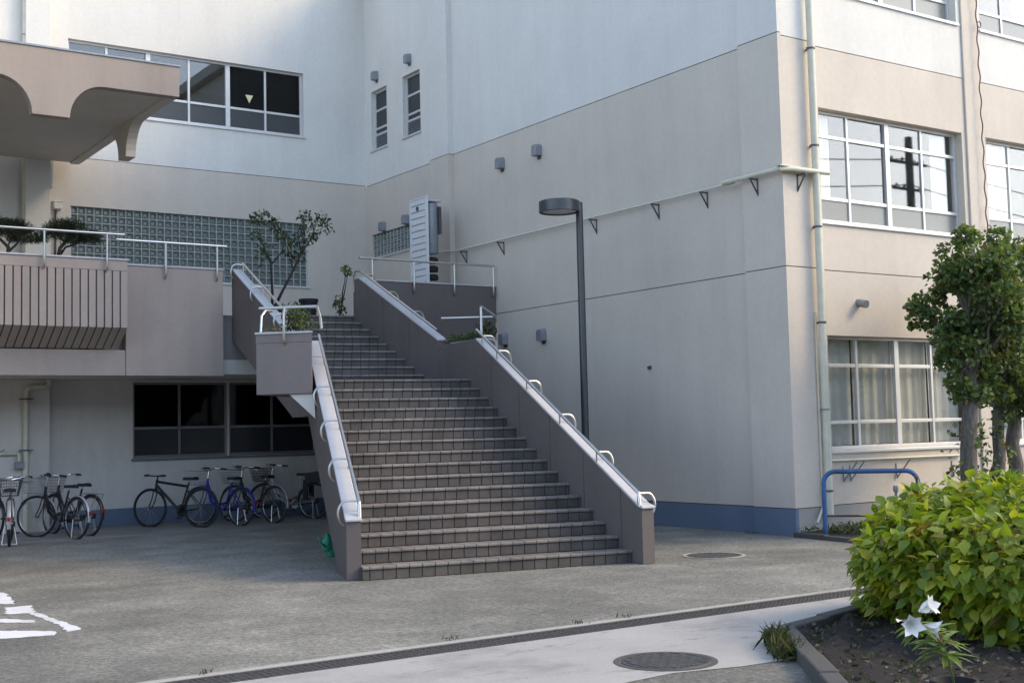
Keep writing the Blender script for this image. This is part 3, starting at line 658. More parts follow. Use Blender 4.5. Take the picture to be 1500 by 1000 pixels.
for i in range(1, 26):
    r, l = RN(i), LN_(i); z = i*H_
    if i == 16: r2, l2 = RN(17)+AX*.05, LN_(17)+AX*.05
    elif i == 25: r2, l2 = RN(25)+AX*.9, LN_(25)+AX*.9
    else: r2, l2 = RN(i+1)+AX*.03, LN_(i+1)+AX*.03
    e = .02
    P = [l+SD*-.02+AX*e, r+SD*.02+AX*e, r2+SD*.02, l2-SD*.02]
    if i == 16: P = [l-SD*.02+AX*e, r+SD*.02+AX*e, Ld_ if False else Vector((10.31, 16.3, 0)), r2+SD*.02, l2-SD*.02, Vector((8.36, 17.62, 0))]
    zb = max(.004, z-H_-.12)
    so_ = MB().prism([p+ZUP*zb for p in P], (0, 0, z-.014-zb)).build('step', GROUT, st)
    W = (r-l).length; n = int(W/PITCH_); off = W-n*PITCH_
    off0 = (off*.63) % PITCH_
    edges = [0]+([off0] if off0 > .03 else [])
    while edges[-1]+PITCH_ < W-.02: edges.append(edges[-1]+PITCH_)
    if W-edges[-1] > .03: edges.append(W)
    else: edges[-1] = W
    zlo, zhi = z-H_+.004, z-.040
    row = None if i <= 16 else MB()
    for a, b in zip(edges[:-1], edges[1:]):
        wd, ht = b-a-J, zhi-zlo; cpos = l+SD*((a+b)/2)+AX*(e-.006)+ZUP*((zlo+zhi)/2)
        if i <= 16:
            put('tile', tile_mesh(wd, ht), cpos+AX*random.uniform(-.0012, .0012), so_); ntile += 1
        else: row.obox(l+SD*(a+J/2)+AX*(e-.012)+ZUP*zlo, SD*wd, AX*.012, ZUP*ht)
        # nosing tile with rounded front edge, then plain tread tile
        o_ = l+SD*(a+J/2)+AX*(-.012)+ZUP*(z-.034); jz = random.uniform(-.001, .001)
        pr = [(0, .008), (.005, .0), (.035, 0), (.035, .02), (.155, .02), (.155, .034), (.010, .034), (.003, .030), (0, .024)]
        treads.prism([o_+AX*p+ZUP*(q+jz) for p, q in pr], SD*wd)
        run = .31 if i not in (16, 25) else (1.7 if i == 16 else .85); d = .164
        while d < run-.03:
            dd = min(.141, run-d); treads.obox(l+SD*(a+J/2)+AX*(d-.012)+ZUP*(z-.014), SD*wd, AX*dd, ZUP*(.0135+jz)); d += .15
    if row is not None: row.build('tile_row', TILE, so_, kind='stuff')
treads.build('tread_tiles', TREAD_LIT, st, kind='stuff')

# sloped slab under the flights
def strip(poly_lr, name, mat):
    """poly_lr: list of (left plan, right plan, ztop, zbot) sections"""
    m = MB(); 
    for l, r, zt, zb in poly_lr: m.v += [(l.x, l.y, zt), (r.x, r.y, zt), (r.x, r.y, zb), (l.x, l.y, zb)]
    k = len(poly_lr)
    for i in range(k-1):
        for j in range(4): m.f.append((4*i+j, 4*i+(j+1) % 4, 4*i+4+(j+1) % 4, 4*i+4+j))
    m.f += [(3, 2, 1, 0), tuple(4*(k-1)+j for j in range(4))]
    return m.build(name, mat, st)
strip([(LN_(2), RN(2), .05, .004), (LN_(4), RN(4), .42, .10), (LN_(16), RN(16), 16*H_-.16, 16*H_-.42), (LN_(17), RN(17), 16*H_-.16, 16*H_-.42), (LN_(25), RN(25), 24*H_-.1, 24*H_-.40), (LN_(25)+AX*.9, RN(25)+AX*.9, 24*H_-.1, 24*H_-.4)], 'flight_slab', STAIRT)

# side walls: panels along a plan line with sloped top and bottom
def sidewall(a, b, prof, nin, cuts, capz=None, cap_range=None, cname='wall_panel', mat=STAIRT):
    """a,b plan line of one face; nin: plan vector to the other face; prof: list of (s, ztop, zbot) along a-b"""
    e = (b-a).normalized()
    def zz(s):
        s = min(max(s, prof[0][0]), prof[-1][0])
        for (s0, t0, b0), (s1, t1, b1) in zip(prof[:-1], prof[1:]):
            if s0-1e-6 <= s <= s1+1e-6: f = (s-s0)/(s1-s0); return t0+(t1-t0)*f, b0+(b1-b0)*f
        return prof[-1][1:]
    S = [prof[0][0], *cuts, prof[-1][0]]
    def poly(s0, s1, dt, db, off, th):
        ks = [s0]+[p[0] for p in prof if s0+1e-4 < p[0] < s1-1e-4]+[s1]
        top = [a+e*s+ZUP*(zz(s)[0]-dt)+off for s in ks]; bot = [a+e*s+ZUP*max(.004, zz(s)[1]+db)+off for s in ks]
        m = MB(); 
        for i in range(len(ks)-1): 
            q = [top[i], top[i+1], bot[i+1], bot[i]]
            if (q[0]-q[3]).length < 1e-3: q = q[:3]
            m.prism(q, th)
        return m
    out = []
    for i in range(len(S)-1):
        g0 = .006 if i else 0; g1 = .006 if i < len(S)-2 else 0
        out.append(poly(S[i]+g0, S[i+1]-g1, 0, 0, Vector((0, 0, 0)), nin).build(cname, mat, st))
    poly(S[0]+.03, S[-1]-.03, .02, .02, nin*.08, nin*.84).build('wall_core', GROOVE, st)
    return zz, e
def cap(a, e, zz, s0, s1, nin, end0=True, n=1, th=.035, over=.008):
    """stone cap on the sloped top"""
    nn = nin.normalized(); w_ = nin.length
    A, B = a+e*s0+ZUP*(zz(s0)[0]+.002)-nn*over, a+e*s1+ZUP*(zz(s1)[0]+.002)-nn*over
    return MB().prism([A, B, B+ZUP*th, A+ZUP*th], nn*(w_+2*over)).build('cap', CAP, st, bevel=.012)
# lower left
eL = (LB2-LA).normalized(); nL = Vector((eL.y, -eL.x, 0))*T_
SL = (LB2-LA).length; k_ = .517/ (eL.y) * 1.0   # rise per metre of Y -> per metre of wall
rise = .517*eL.y
def sY(y): return (y-LA.y)/eL.y
pL = [(-.06, .635, .0), (.04, .66, .0), (sY(13.44), .66+rise*(sY(13.44)-.04), 0.0), (sY(17.04), 2.965, 2.965-1.085), (SL+.02, 2.965, 1.88)]
zzL, e1 = sidewall(LA, LB2, pL, nL, [1.15, 2.3, 3.45, 4.5])
cap(LA, e1, zzL, .03, sY(17.02), nL); cap(LA, e1, zzL, -.085, .028, nL, over=.012)
# left landing and upper left
eU = (LT-LU).normalized(); nU = Vector((eU.y, -eU.x, 0))*T_
jn = LB2-Vector((0, 0, 0)); sidewall(LB2, LU, [(0, 2.965, 1.88), ((LU-LB2).length, 2.965, 1.88)], Vector((T_, 0, 0)), [])
SU = (LT-LU).length; zT = 4.54
pU = [(0, 3.12, 1.9), (SU, zT, 3.30)]
zzU, e2 = sidewall(LU, LT, pU, nU, [.9, 1.8]); cap(LU, e2, zzU, .0, SU-.05, nU)
# lower right (inner face line)
RA, RB, RU, RTp = Vector((9.58, 11.49, 0)), Vector((10.27, 16.06, 0)), Vector((10.41, 17.40, 0)), Vector((10.465, 20.45, 0))
eR = (RB-RA).normalized(); nR = Vector((eR.y, -eR.x, 0))*T_; SR = (RB-RA).length
riseR = (2.985-.665)/SR
pR = [(-.06, .64, 0), (.03, .665, 0), (.78, .665+riseR*.75, 0), (SR, 2.985, 1.88)]
zzR, e3 = sidewall(RA, RB, pR, nR, [.42, 1.33, 2.24, 3.15, 4.06]); cap(RA, e3, zzR, .03, SR-.03, nR); cap(RA, e3, zzR, -.085, .028, nR, over=.012)
sidewall(RB, RU, [(0, 2.985, 1.88), ((RU-RB).length, 2.985, 1.88)], Vector((T_, 0, 0)), [])
eV = (RTp-RU).normalized(); nV = Vector((eV.y, -eV.x, 0))*T_; SV = (RTp-RU).length
zzV, e4 = sidewall(RU, RTp, [(0, 3.06, 1.9), (SV-.22, 4.39, 3.2), (SV, 4.39, 3.3)], nV, [.95, 1.9]); cap(RU, e4, zzV, 0, SV-.24, nV); cap(RU, e4, zzV, SV-.215, SV, nV)
MB().box((9.2, 16.9, .004), (9.65, 17.35, 1.97)).build('support_column', STAIRT, st, bevel=.01)

# stair handrails with C shaped brackets
def stair_rail(label, a, e, zz, s0, s1, nin, inner_at, brk, dz=.17, ends=''):
    """inner_at: 0 rail over the face line a, 1 over the other face; brackets loop over to the opposite side and back into the wall"""
    nn = nin.normalized(); w_ = nin.length; base = (nin*inner_at); outd = nn*(1 if inner_at == 0 else -1)
    t = thing('stair_handrail', label, 'railing', a+e*((s0+s1)/2)+ZUP*zz((s0+s1)/2)[0])
    P = lambda s, d=0: a+e*s+base+ZUP*(zz(s)[0]+dz)+outd*d
    pts = [P(s0), P(s1)]
    if 'D' in ends: pts = [P(s0)-e*.02-ZUP*.16, P(s0)-ZUP*.03]+pts[0:]
    if 'U' in ends: pts = pts+[P(s1)+e*.18+ZUP*.02, P(s1)+e*.26-ZUP*.06, P(s1)+e*.28-ZUP*.35]
    MB().tube(pts, .021, 10).build('rail', STEEL, t, smooth='auto')
    for s in brk:
        p = P(s)-ZUP*.01; r_ = .10
        q = [p, p+outd*(w_-.03)]+[p+outd*(w_-.03)+outd*(r_*1.0*math.sin(k*math.pi/10))-ZUP*(r_*1.35*(1-math.cos(k*math.pi/10))) for k in range(1, 11)]
        q.append(q[-1]-outd*.06)
        MB().tube(q, .0145, 8).build('bracket', STEEL, t, smooth='auto')
        MB().tube([P(s), P(s)-ZUP*(dz-.03)], .009, 6).build('pin', STEEL, t)
    return t
stair_rail('steel handrail on the lower left stair wall by the bicycles', LA, e1, zzL, .05, sY(16.9), nL, 1, [.12, 1.05, 2.0, 2.95, 3.9], ends='D')
stair_rail('steel handrail on the upper left stair wall below the terrace tree', LU, e2, zzU, .35, SU-.12, nU, 1, [.55, 1.6, SU-.15])
stair_rail('steel handrail on the lower right stair wall beside the lamp post', RA, e3, zzR, .0, SR-.05, nR, 0, [.02, .98, 1.94, 2.9, 3.86, SR-.25], ends='D')
stair_rail('steel handrail on the upper right stair wall below the slatted cabinet', RU, e4, zzV, .02, SV-.3, nV, 0, [.85, 1.75, SV-.45], ends='U')

# retaining wall between stair head and wing, with railing
YRT = 20.32
rt = thing('retaining_wall', 'dark taupe wall closing the gap between stair head and school wing', 'wall', (12, YRT, 0))
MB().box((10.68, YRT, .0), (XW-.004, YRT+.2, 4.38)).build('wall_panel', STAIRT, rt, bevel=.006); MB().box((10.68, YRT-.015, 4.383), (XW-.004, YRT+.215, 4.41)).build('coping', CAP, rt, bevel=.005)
yy = YRT-.06; ra, rbb = aty(526, 376, yy), aty(724, 390, yy)
railing('steel handrail on the dark wall in front of the slatted cabinet', (ra.x, yy), (rbb.x, yy), 4.78, [frac(545, 378, yy, ra, rbb), frac(606, 383, yy, ra, rbb), frac(665, 387, yy, ra, rbb), frac(722, 390, yy, ra, rbb)], zpar=4.38)
MB().box((10.70, YRT+.205, 3.2), (XW-.005, YPAR+.195, ZFL)).build('terrace_infill', STRIPM, rt)

# landing planters (triangular, corner at 45 degrees)
def planter(label, poly, z0, z1, railp, zr, posts, arch=()):
    P = [Vector((*p, 0)) for p in poly]; t = thing('landing_planter', label, 'planter', sum(P, Vector())/len(P)+ZUP*z0)
    c = sum(P, Vector())/len(P)
    MB().prism([p+ZUP*z0 for p in P], (0, 0, z1-.12-z0)).build('planter_body', PLTM, t, bevel=.012)
    m = MB(); k = len(P)
    I = [p+(c-p).normalized()*.13 for p in P]
    for i in range(k):
        j = (i+1) % k; q = [P[i], P[j], I[j], I[i]]; m.prism([v+ZUP*(z1-.119) for v in q], (0, 0, .119))
    m.build('rim', PLTM, t)
    m = MB()
    for i in range(k):
        j = (i+1) % k; O = [P[i]+(P[i]-c).normalized()*.02, P[j]+(P[j]-c).normalized()*.02]
        m.prism([v+ZUP*(z1+.002) for v in (O[0], O[1], I[j], I[i])], (0, 0, .028))
    m.build('coping', CAP, t)
    MB().prism([p+ZUP*(z1-.118) for p in [p+(c-p).normalized()*.14 for p in P]], (0, 0, .07)).build('soil', SOIL, t)
    return t
PLl = [(7.40, 15.71), (6.80, 16.23), (7.62, 17.08), (7.86, 16.98)]
plt_ = planter('taupe corner planter with a shrub at the left of the stair landing', PLl, 2.16, 2.99, None, None, None)
a_, b_ = Vector((6.80, 16.23, 2.16)), Vector((7.40, 15.71, 2.16)); fd = (b_-a_)
MB().prism([a_+fd*.58+Vector((.02, .03, -.002)), b_+Vector((.03, .03, -.002)), b_+Vector((.05, .03, -.34))], Vector((.10, .12, 0))).build('gusset', GFW, plt_)
PRr = [(10.49, 16.02), (11.02, 16.62), (10.62, 17.16), (10.50, 17.12)]
planter('taupe corner planter at the right of the stair landing', PRr, 2.2, 2.985, None, None, None)
# planter rails
lr = thing('planter_handrail', 'steel rail looping over the corner planter left of the landing', 'railing', (7.1, 15.95, 3.0))
zr = 3.35; q0, q1 = Vector((6.86, 16.20, zr)), Vector((7.46, 15.67, zr))
MB().tube([q0-(q1-q0)*.02, q1], .022, 10).tube([q1, q1+Vector((.05, 0, -.16)), q1+Vector((.06, -.01, -.30))], .02, 8).build('rail', STEEL, lr, smooth='auto')
fd = (q1-q0).normalized(); on = Vector((-1, -1, 0)).normalized()
mid = q0.lerp(q1, .44)
MB().tube([mid+Vector((.05, .05, 0)), mid, mid+on*.04-ZUP*.03, mid+on*.06-ZUP*.10, mid+on*.06-ZUP*.42]+[mid+on*(.06-.09*(1-math.cos(k*math.pi/10)))-ZUP*(.42+.09*math.sin(k*math.pi/10)) for k in range(1, 6)], .019, 8).build('post', STEEL, lr, smooth='auto')
MB().tube([q0+Vector((.22, .12, -.02)), q0+Vector((.10, .06, -.02)), q0+Vector((.02, .01, -.10)), q0+Vector((0, 0, -.33))], .019, 8).build('post', STEEL, lr, smooth='auto')
rr_ = thing('planter_handrail', 'steel rail around the corner planter right of the landing', 'railing', (10.7, 16.5, 3.0))
zr = 3.40; v0, v1, v2 = Vector((10.33, 17.15, zr)), Vector((11.04, 16.66, zr)), Vector((10.33, 15.98, zr))
MB().tube([v0, v1-Vector((.03, 0, 0))], .022, 10).build('rail', STEEL, rr_, smooth='auto')
MB().tube([v2-ZUP*.36, v2+ZUP*.06, v2+ZUP*.08+Vector((.03, .03, 0)), v1+ZUP*.02-Vector((.06, .06, 0)), v1+Vector((.03, .03, -.04)), v1+Vector((.05, .05, -.12)), v1+Vector((.05, .05, -.62))], .022, 10).build('rail', STEEL, rr_, smooth='auto')

# ================================================================== STREET FURNITURE AND THINGS
# lamp post between the stairs and the wing
LY = 15.5; lp = aty(853, 470, LY); lz = aty(849, 303, LY).z
lt = thing('street_lamp', 'dark grey lamp post with flat drum head behind the stair wall', 'lamp post', (lp.x, LY, 0))
MB().lathe([(.058, 0), (.055, lz-.05), (.055, lz+.06), (.04, lz+.075)], (lp.x, LY, 0), 20).build('pole', LAMPM, lt, smooth='auto')
hc = aty(818, 303, LY); hr = .315
hd = MB().lathe([(.0, .09), (hr-.02, .085), (hr, .07), (hr, -.09), (hr-.03, -.095), (hr-.035, -.06), (0, -.06)], (hc.x, LY-.02, hc.z), 40).build('lamp_head', LAMPM, lt, smooth='auto')
MB().lathe([(0, -.075), (hr-.05, -.075), (hr-.05, -.068)], (hc.x, LY-.02, hc.z), 32).build('diffuser', plain('opal_diffuser', (.5, .5, .48), .4), hd)
MB().obox((hc.x+hr-.02, LY-.05, hc.z-.03), (lp.x-hc.x-hr+.05, 0, 0), (0, .06, 0), (0, 0, .075)).build('arm', GREYM, lt, bevel=.005)
MB().lathe([(.11, 0), (.11, .015), (.07, .02)], (lp.x, LY, 0), 20).build('base_plate', LAMPM, lt)

# slatted white cabinet on the terrace
CX, CA, CB = 12.60, 21.40, 22.08
ct = thing('slatted_cabinet', 'tall white slatted cabinet with grey tank on the terrace beside the wing', 'cabinet', (CX+.15, 21.7, ZFL))
CW = plain('white_metal_panel', (.70, .73, .75), .5, .1, .05, 10)
ZC = 6.26
MB().box((CX+.02, CA+.03, ZFL), (CX+.035, CB-.03, ZC)).build('back_panel', plain('grey_slat_backing', (.33, .36, .38), .7), ct)  # mid grey panel behind the white slats
for y in (CA, CB-.06): MB().box((CX-.005, y, ZFL), (CX+.045, y+.06, ZC)).build('edge_post', CW, ct, bevel=.004)
MB().box((CX-.006, CA, ZC), (CX+.05, CB, ZC+.03)).build('top_rail', CW, ct, bevel=.004)
sl_ = None
for k in range(19):
    m = MB().obox((CX+.012, CA+.062, ZFL+.06+k*.131), (0, CB-CA-.124, 0), (-.016, 0, .0), (.012, 0, .118))
    m.build('slat', CW, ct)
MB().lathe([(0, 5.15), (.13, 5.15), (.14, 5.17), (.14, 6.12), (.13, 6.16), (0, 6.18)], (CX+.20, CA+.17, 0), 24).build('tank', GREYM, ct, smooth='auto')
MB().box((CX+.30, CA+.02, 5.55), (CX+.36, CA+.12, 6.1)).build('junction_box', DARKM, ct, bevel=.004)
MB().box((CX+.06, CA+.03, 6.20), (CX+.36, CB-.03, 6.24)).build('top_plate', ALU, ct)
for k in range(4): MB().lathe([(.0, 0), (.12, 0), (.13, .03), (.13, .09), (.10, .12), (0, .12)], (CX+.20, CA+.17, 4.45+k*.17), 18).build('filter_disc', BLACK, ct, smooth='auto')
MB().box((CX+.12, CA+.08, ZFL), (CX+.28, CA+.3, 4.44)).build('pump_base', DARKM, ct)
MB().lathe([(0, 0), (.045, 0), (.045, .012), (0, .012)], (CX-.016, CB-.33, 6.08), 14, 'x').build('badge', DARKM, ct)

# blue hoop guard by the wing corner, bed kerb and weeds
hA, hB = Vector((13.44, 12.12, .06)), Vector((14.24, 11.16, .06)); hu = (hB-hA).normalized()
hp = thing('hoop_barrier', 'chipped blue steel hoop barrier at the bed by the wing corner', 'barrier', (hA+hB)/2)
rc = .16; zt = .92
pts = [hA, hA+ZUP*(zt-rc-.06)]+[hA+hu*(rc*(1-math.cos(k*math.pi/16)))+ZUP*(zt-rc-.06+rc*math.sin(k*math.pi/16)) for k in range(1, 9)]
pts += [hB-hu*(rc*(1-math.cos((8-k)*math.pi/16)))+ZUP*(zt-rc-.06+rc*math.sin((8-k)*math.pi/16)) for k in range(0, 9)]+[hB]
MB().tube(pts, .032, 12).build('hoop', BLUEP, hp, smooth='auto')
MB().tube([hA+ZUP*.25, hB+ZUP*.25], .014, 8).build('crossbar', plain('rusty_bar', (.07, .05, .045), .8), hp)
spg = thing('water_spigot', 'small capped grey standpipe in the weeds behind the blue hoop', 'standpipe', aty(1312, 745, 11.9))
b = aty(1312, 715, 12.1); MB().lathe([(.02, .03), (.02, b.z-.05), (.035, b.z-.05), (.04, b.z), (.03, b.z+.04), (0, b.z+.05)], (b.x, 12.1, 0), 12).build('pipe', GREYM, spg, smooth='auto')
MB().tube([(b.x-.05, 12.1, b.z-.01), (b.x+.05, 12.1, b.z-.01)], .012, 6).build('valve_handle', GREYM, spg)
KX = 13.30
bedp = [(KX+.09, YP-.005), (13.15+.09, 11.3), (13.4, 9.9), (14.4, 9.2), (30, 9.0), (30, YP-.005)]
struct(MB().prism([(x, y, -.02) for x, y in bedp], (0, 0, .08)).build('planting_bed', SOIL))
kt = thing('bed_kerb', 'low dark concrete kerb edging the weedy bed by the wing corner', 'kerb', (13.2, 11.5, 0))
kp = [(KX, YP-.02), (13.15, 11.3), (13.35, 9.85), (14.35, 9.1), (30, 8.9)]
for (x0, y0), (x1, y1) in zip(kp[:-1], kp[1:]):
    a, b = Vector((x0, y0, 0)), Vector((x1, y1, 0)); L_ = (b-a).length; e = (b-a)/L_; k = max(1, round(L_/.6)); nrm = Vector((-e.y, e.x, 0))
    for i in range(k): MB().obox(a+e*(i*L_/k+.004)-ZUP*.02, e*(L_/k-.008), nrm*.10 if False else Vector((e.y, -e.x, 0))*-.10, ZUP*(.085+random.uniform(-.008, .008))).build('kerb_stone', KERBM, kt, bevel=.012)

# ---- foliage tools
def leaf_cloud(cent, dirs, size, asp=.55, fold=.25, jitter=.6):
    """diamond leaves folded on the midrib. cent Nx3, dirs Nx3 pointing along the leaf"""
    n = len(cent); d = dirs+rng.normal(0, jitter, (n, 3)); d /= np.linalg.norm(d, axis=1, keepdims=True)
    r = rng.normal(0, 1, (n, 3)); r[:, 2] += 0; sx = np.cross(d, r+np.array([0, 0, 1.2])); sx /= np.linalg.norm(sx, axis=1, keepdims=True)
    nn = np.cross(sx, d); s = (size*rng.uniform(.65, 1.25, n))[:, None]
    base = cent-d*s*.5; tip = cent+d*s*.5; l = cent-d*s*.08+sx*s*asp*.5+nn*s*fold*.4; rr = cent-d*s*.08-sx*s*asp*.5+nn*s*fold*.4
    V = np.stack([base, l, tip, rr], 1).reshape(-1, 3); i = np.arange(n)*4
    F = np.stack([np.stack([i, i+1, i+2], 1), np.stack([i, i+2, i+3], 1)], 1).reshape(-1, 3)
    return V, F
def arr_mesh(name, V, F, mat, parent, kind=None, smooth=False):
    c = (V.min(0)+V.max(0))/2; me = bpy.data.meshes.new(name); k = F.shape[1]
    me.vertices.add(len(V)); me.vertices.foreach_set('co', (V-c).astype(np.float32).ravel())
    me.loops.add(F.size); me.loops.foreach_set('vertex_index', F.astype(np.int32).ravel())
    me.polygons.add(len(F)); me.polygons.foreach_set('loop_start', np.arange(0, F.size, k, dtype=np.int32))
    try: me.polygons.foreach_set('loop_total', np.full(len(F), k, dtype=np.int32))
    except Exception: pass
    me.materials.append(mat); me.update(calc_edges=True); me.validate()
    return put(name, me, c, parent, smooth, 0, kind)
def clumps(centers, radii, per, flat=1.0, shell=.55):
    C, D = [], []
    for c, r in zip(centers, radii):
        v = rng.normal(0, 1, (per, 3)); v /= np.linalg.norm(v, axis=1, keepdims=True)
        rad = r*(shell+(1-shell)*rng.random(per)**.6)[:, None]; p = v*rad; p[:, 2] *= flat
        C.append(np.array(c)+p); D.append(v+np.array([0, 0, -.25]))
    return np.concatenate(C), np.concatenate(D)
def limb(a, b, r0, r1, wob=.06, n=7, m=None, seg=8):
    a, b = Vector(a), Vector(b); pts = []; tp = []
    for i in range(n+1):
        f = i/n; p = a.lerp(b, f); k = math.sin(f*math.pi); p += Vector((random.uniform(-wob, wob), random.uniform(-wob, wob), random.uniform(-wob, wob)*.4))*k; pts.append(p); tp.append(r0+(r1-r0)*f)
    m = m or MB(); m.tube(pts, r0, seg, taper=tp); return m, pts

# ---- two street trees in front of the wing
def tree(px, Y, label, crown_c, crown_r, nclump, ivy, trunk_r, leaf=.08, per=150, extra=None):
    b = aty(px, 690, Y); t = thing('broadleaf_tree', label, 'tree', (b.x, Y, .06), 'trees in the bed by the wing')
    cc = Vector(crown_c); m, pts = limb((b.x, Y, .05), (b.x+(cc.x-b.x)*.5, Y, cc.z-crown_r[2]*.45), trunk_r, trunk_r*.72, .022, 9, None, 12)
    top = pts[-1]
    cs, rs = [], []
    for k in range(nclump):
        v = rng.normal(0, 1, 3); v /= np.linalg.norm(v); f = rng.uniform(.25, 1.0)**.6
        p = Vector((cc.x+v[0]*crown_r[0]*f, cc.y+v[1]*crown_r[1]*f, cc.z+v[2]*crown_r[2]*f)); cs.append(p); rs.append(rng.uniform(.16, .34))
    for p in (extra or []): cs.append(Vector(p)); rs.append(.2)
    for p in cs[::2]: limb(top-ZUP*random.uniform(0, .5), p, trunk_r*.28, .008, .08, 5, m, 5)
    m.build('trunk', BARK, t, smooth=True)
    C, D = clumps(cs, rs, per, .85, .35); V, F = leaf_cloud(C, D, leaf, .85, .3, .7)
    arr_mesh('crown', V, F, TREEL, t, 'stuff')
    if ivy:
        n = ivy; zz_ = rng.uniform(.3, 1.6, n)**1; a = rng.uniform(0, 6.28, n); rr = trunk_r+rng.uniform(.02, .16, n)*np.where(zz_ < 1.2, 1.3, .6)
        C = np.stack([b.x+rr*np.cos(a), Y+rr*np.sin(a), zz_], 1); V, F = leaf_cloud(C, np.stack([np.cos(a), np.sin(a), -.6+0*a], 1), .085, .85, .3, .5); arr_mesh('ivy', V, F, TREEL, t, 'stuff')
    return t
t1 = tree(1416, 11.0, 'broadleaf tree with a thick bare trunk behind the hydrangea bush', (15.46, 11.0, 3.12), (.80, .75, 1.10), 60, 110, .13, extra=[(15.3, 10.9, 1.95), (15.9, 10.95, 1.95), (15.7, 11, 2.1), (15.05, 11, 1.95), (14.85, 10.9, 3.6), (14.78, 11, 2.4), (15.0, 11, 2.1), (15.3, 11, 4.2), (15.6, 11, 1.9), (14.85, 10.9, 3.0), (14.7, 11, 2.75)])
t2 = tree(1456, 11.15, 'ivy clad broadleaf tree growing close to the bare trunked one', (16.5, 11.15, 2.95), (.85, .8, 1.3), 64, 260, .10, extra=[(16.2, 11.1, 1.7), (16.6, 11.1, 1.75), (16.9, 11, 2.0), (15.9, 11, 3.9), (16.2, 11.1, 4.25)])
m, _ = limb((16.42, 11.2, .05), (16.6, 11.2, 2.4), .12, .08, .04, 8, None, 10); m.build('trunk', BARK, t2, smooth=True)

# ---- hydrangea bush in the front bed
bc, br = Vector((8.72, 5.86, .40)), (1.28, 1.30, .68)
hb = thing('hydrangea_bush', 'large yellow green hydrangea bush in the kerbed front bed', 'bush', (bc.x, bc.y, .08))
def leaf_geo():
    """ovate leaf, folded on the midrib and drooping at the tip, 16 triangles"""
    V, F = [], []; W = [.0, .20, .31, .29, .16, 0]
    for k, wv in enumerate(W):
        x = k/5; z = -.30*x*x
        V += [(x, -wv, z+wv*.28), (x, 0, z), (x, wv, z+wv*.28)]
    for k in range(5):
        a = 3*k; F += [(a, a+3, a+4, a+1), (a+1, a+4, a+5, a+2)]
    return np.array(V), F
LV, LF = leaf_geo()
hm = bpy.data.meshes.new('leaf'); hm.from_pydata(LV.tolist(), [], LF); hm.materials.append(HYD); hm.validate(); hm.polygons.foreach_set('use_smooth', [True]*len(hm.polygons)); hm.update()
camv = Vector((0, 0, CAMH)); leaves = []
bumps = [(rng.normal(0, 1, 3), rng.uniform(.05, .13)) for _ in range(34)]; bumps = [(b/np.linalg.norm(b), h) for b, h in bumps]
N = 8600
for k in range(N):
    v = rng.normal(0, 1, 3); v[2] = abs(v[2])*1.0-.42*abs(rng.normal()); v /= np.linalg.norm(v)
    s = 1+sum(h*max(0, (v@b-.82)/.18) for b, h in bumps)-.06; f = s*(rng.uniform(.80, 1.0) if rng.random() < .8 else rng.uniform(.45, .8))
    p = Vector((bc.x+v[0]*br[0]*f, bc.y+v[1]*br[1]*f, bc.z+v[2]*br[2]*f))
    if p.z < .06: p.z = .06+random.random()*.10
    nrm = Vector((v[0]/br[0], v[1]/br[1], v[2]/br[2])).normalized()
    d = Vector((nrm.x, nrm.y, nrm.z*.35-.12))+Vector(rng.normal(0, .55, 3)); d.normalize()
    upn = (nrm*.7+ZUP*.9+Vector(rng.normal(0, .3, 3))); sx = upn.cross(d).normalized(); nz = d.cross(sx)
    sc = rng.uniform(.055, .145); leaves.append((p, d, sx, nz, sc, (p-camv).length - nrm.dot((camv-p).normalized())*.8 - sc*3))
order = sorted(range(N), key=lambda i: leaves[i][5]); V = []; F = []
for q, i in enumerate(order):
    p, d, sx, nz, sc, _ = leaves[i]
    if q < 290:
        o = bpy.data.objects.new('leaf', hm); COL.objects.link(o); o.parent = hb
        o.matrix_local = Matrix(((d.x*sc, sx.x*sc, nz.x*sc, p.x-bc.x), (d.y*sc, sx.y*sc, nz.y*sc, p.y-bc.y), (d.z*sc, sx.z*sc, nz.z*sc, p.z-.08), (0, 0, 0, 1)))
    else:
        M3 = np.array([[d.x, sx.x, nz.x], [d.y, sx.y, nz.y], [d.z, sx.z, nz.z]]); off = len(V)*18
        V.append(LV*sc@M3.T+np.array(p)); F += [tuple(a+off for a in f) for f in LF]
arr_mesh('foliage', np.concatenate(V), np.array(F), HYD, hb, 'stuff', True)
m = MB()
for k in range(60):
    a = rng.uniform(0, 6.28); r = rng.uniform(.3, .95); limb((bc.x+.25*math.cos(a), bc.y+.25*math.sin(a), .06), (bc.x+br[0]*r*math.cos(a), bc.y+br[1]*r*math.sin(a), bc.z+br[2]*.85*math.sqrt(max(0, 1-r*r))), .012, .004, .05, 4, m, 5)
m.build('stems', DKBARK, hb, smooth=True)

# ---- front bed, kerb stones, weeds
c0 = atz(1137, 922, .06); c1 = atz(1232, 897, .06); c2 = atz(1205, 1000, .06)
u1 = (c1-c0).normalized(); u2 = (c2-c0).normalized(); u1.z = u2.z = 0
kb = thing('bed_kerb', 'dark weathered kerb around the front bed with the hydrangea', 'kerb', c0)
def kerb_run(a, u, L_, side, w_=.13, h_=.10):
    n = round(L_/.6)
    for i in range(n): MB().obox(a+u*(i*L_/n+.003)-ZUP*(a.z+.02), u*(L_/n-.006), side*w_, ZUP*(h_+.02+random.uniform(-.006, .006))).build('kerb_stone', KERBM, kb, bevel=.015)
n1 = Vector((u1.y, -u1.x, 0)); n2 = Vector((-u2.y, u2.x, 0))
kerb_run(c0, u1, 7.2, n1); kerb_run(c0+u2*.02, u2, 4.8, n2)
P0 = c0+n1*.04+n2*.04; P0.z = 0
sm = MB(); nx, ny = 30, 22
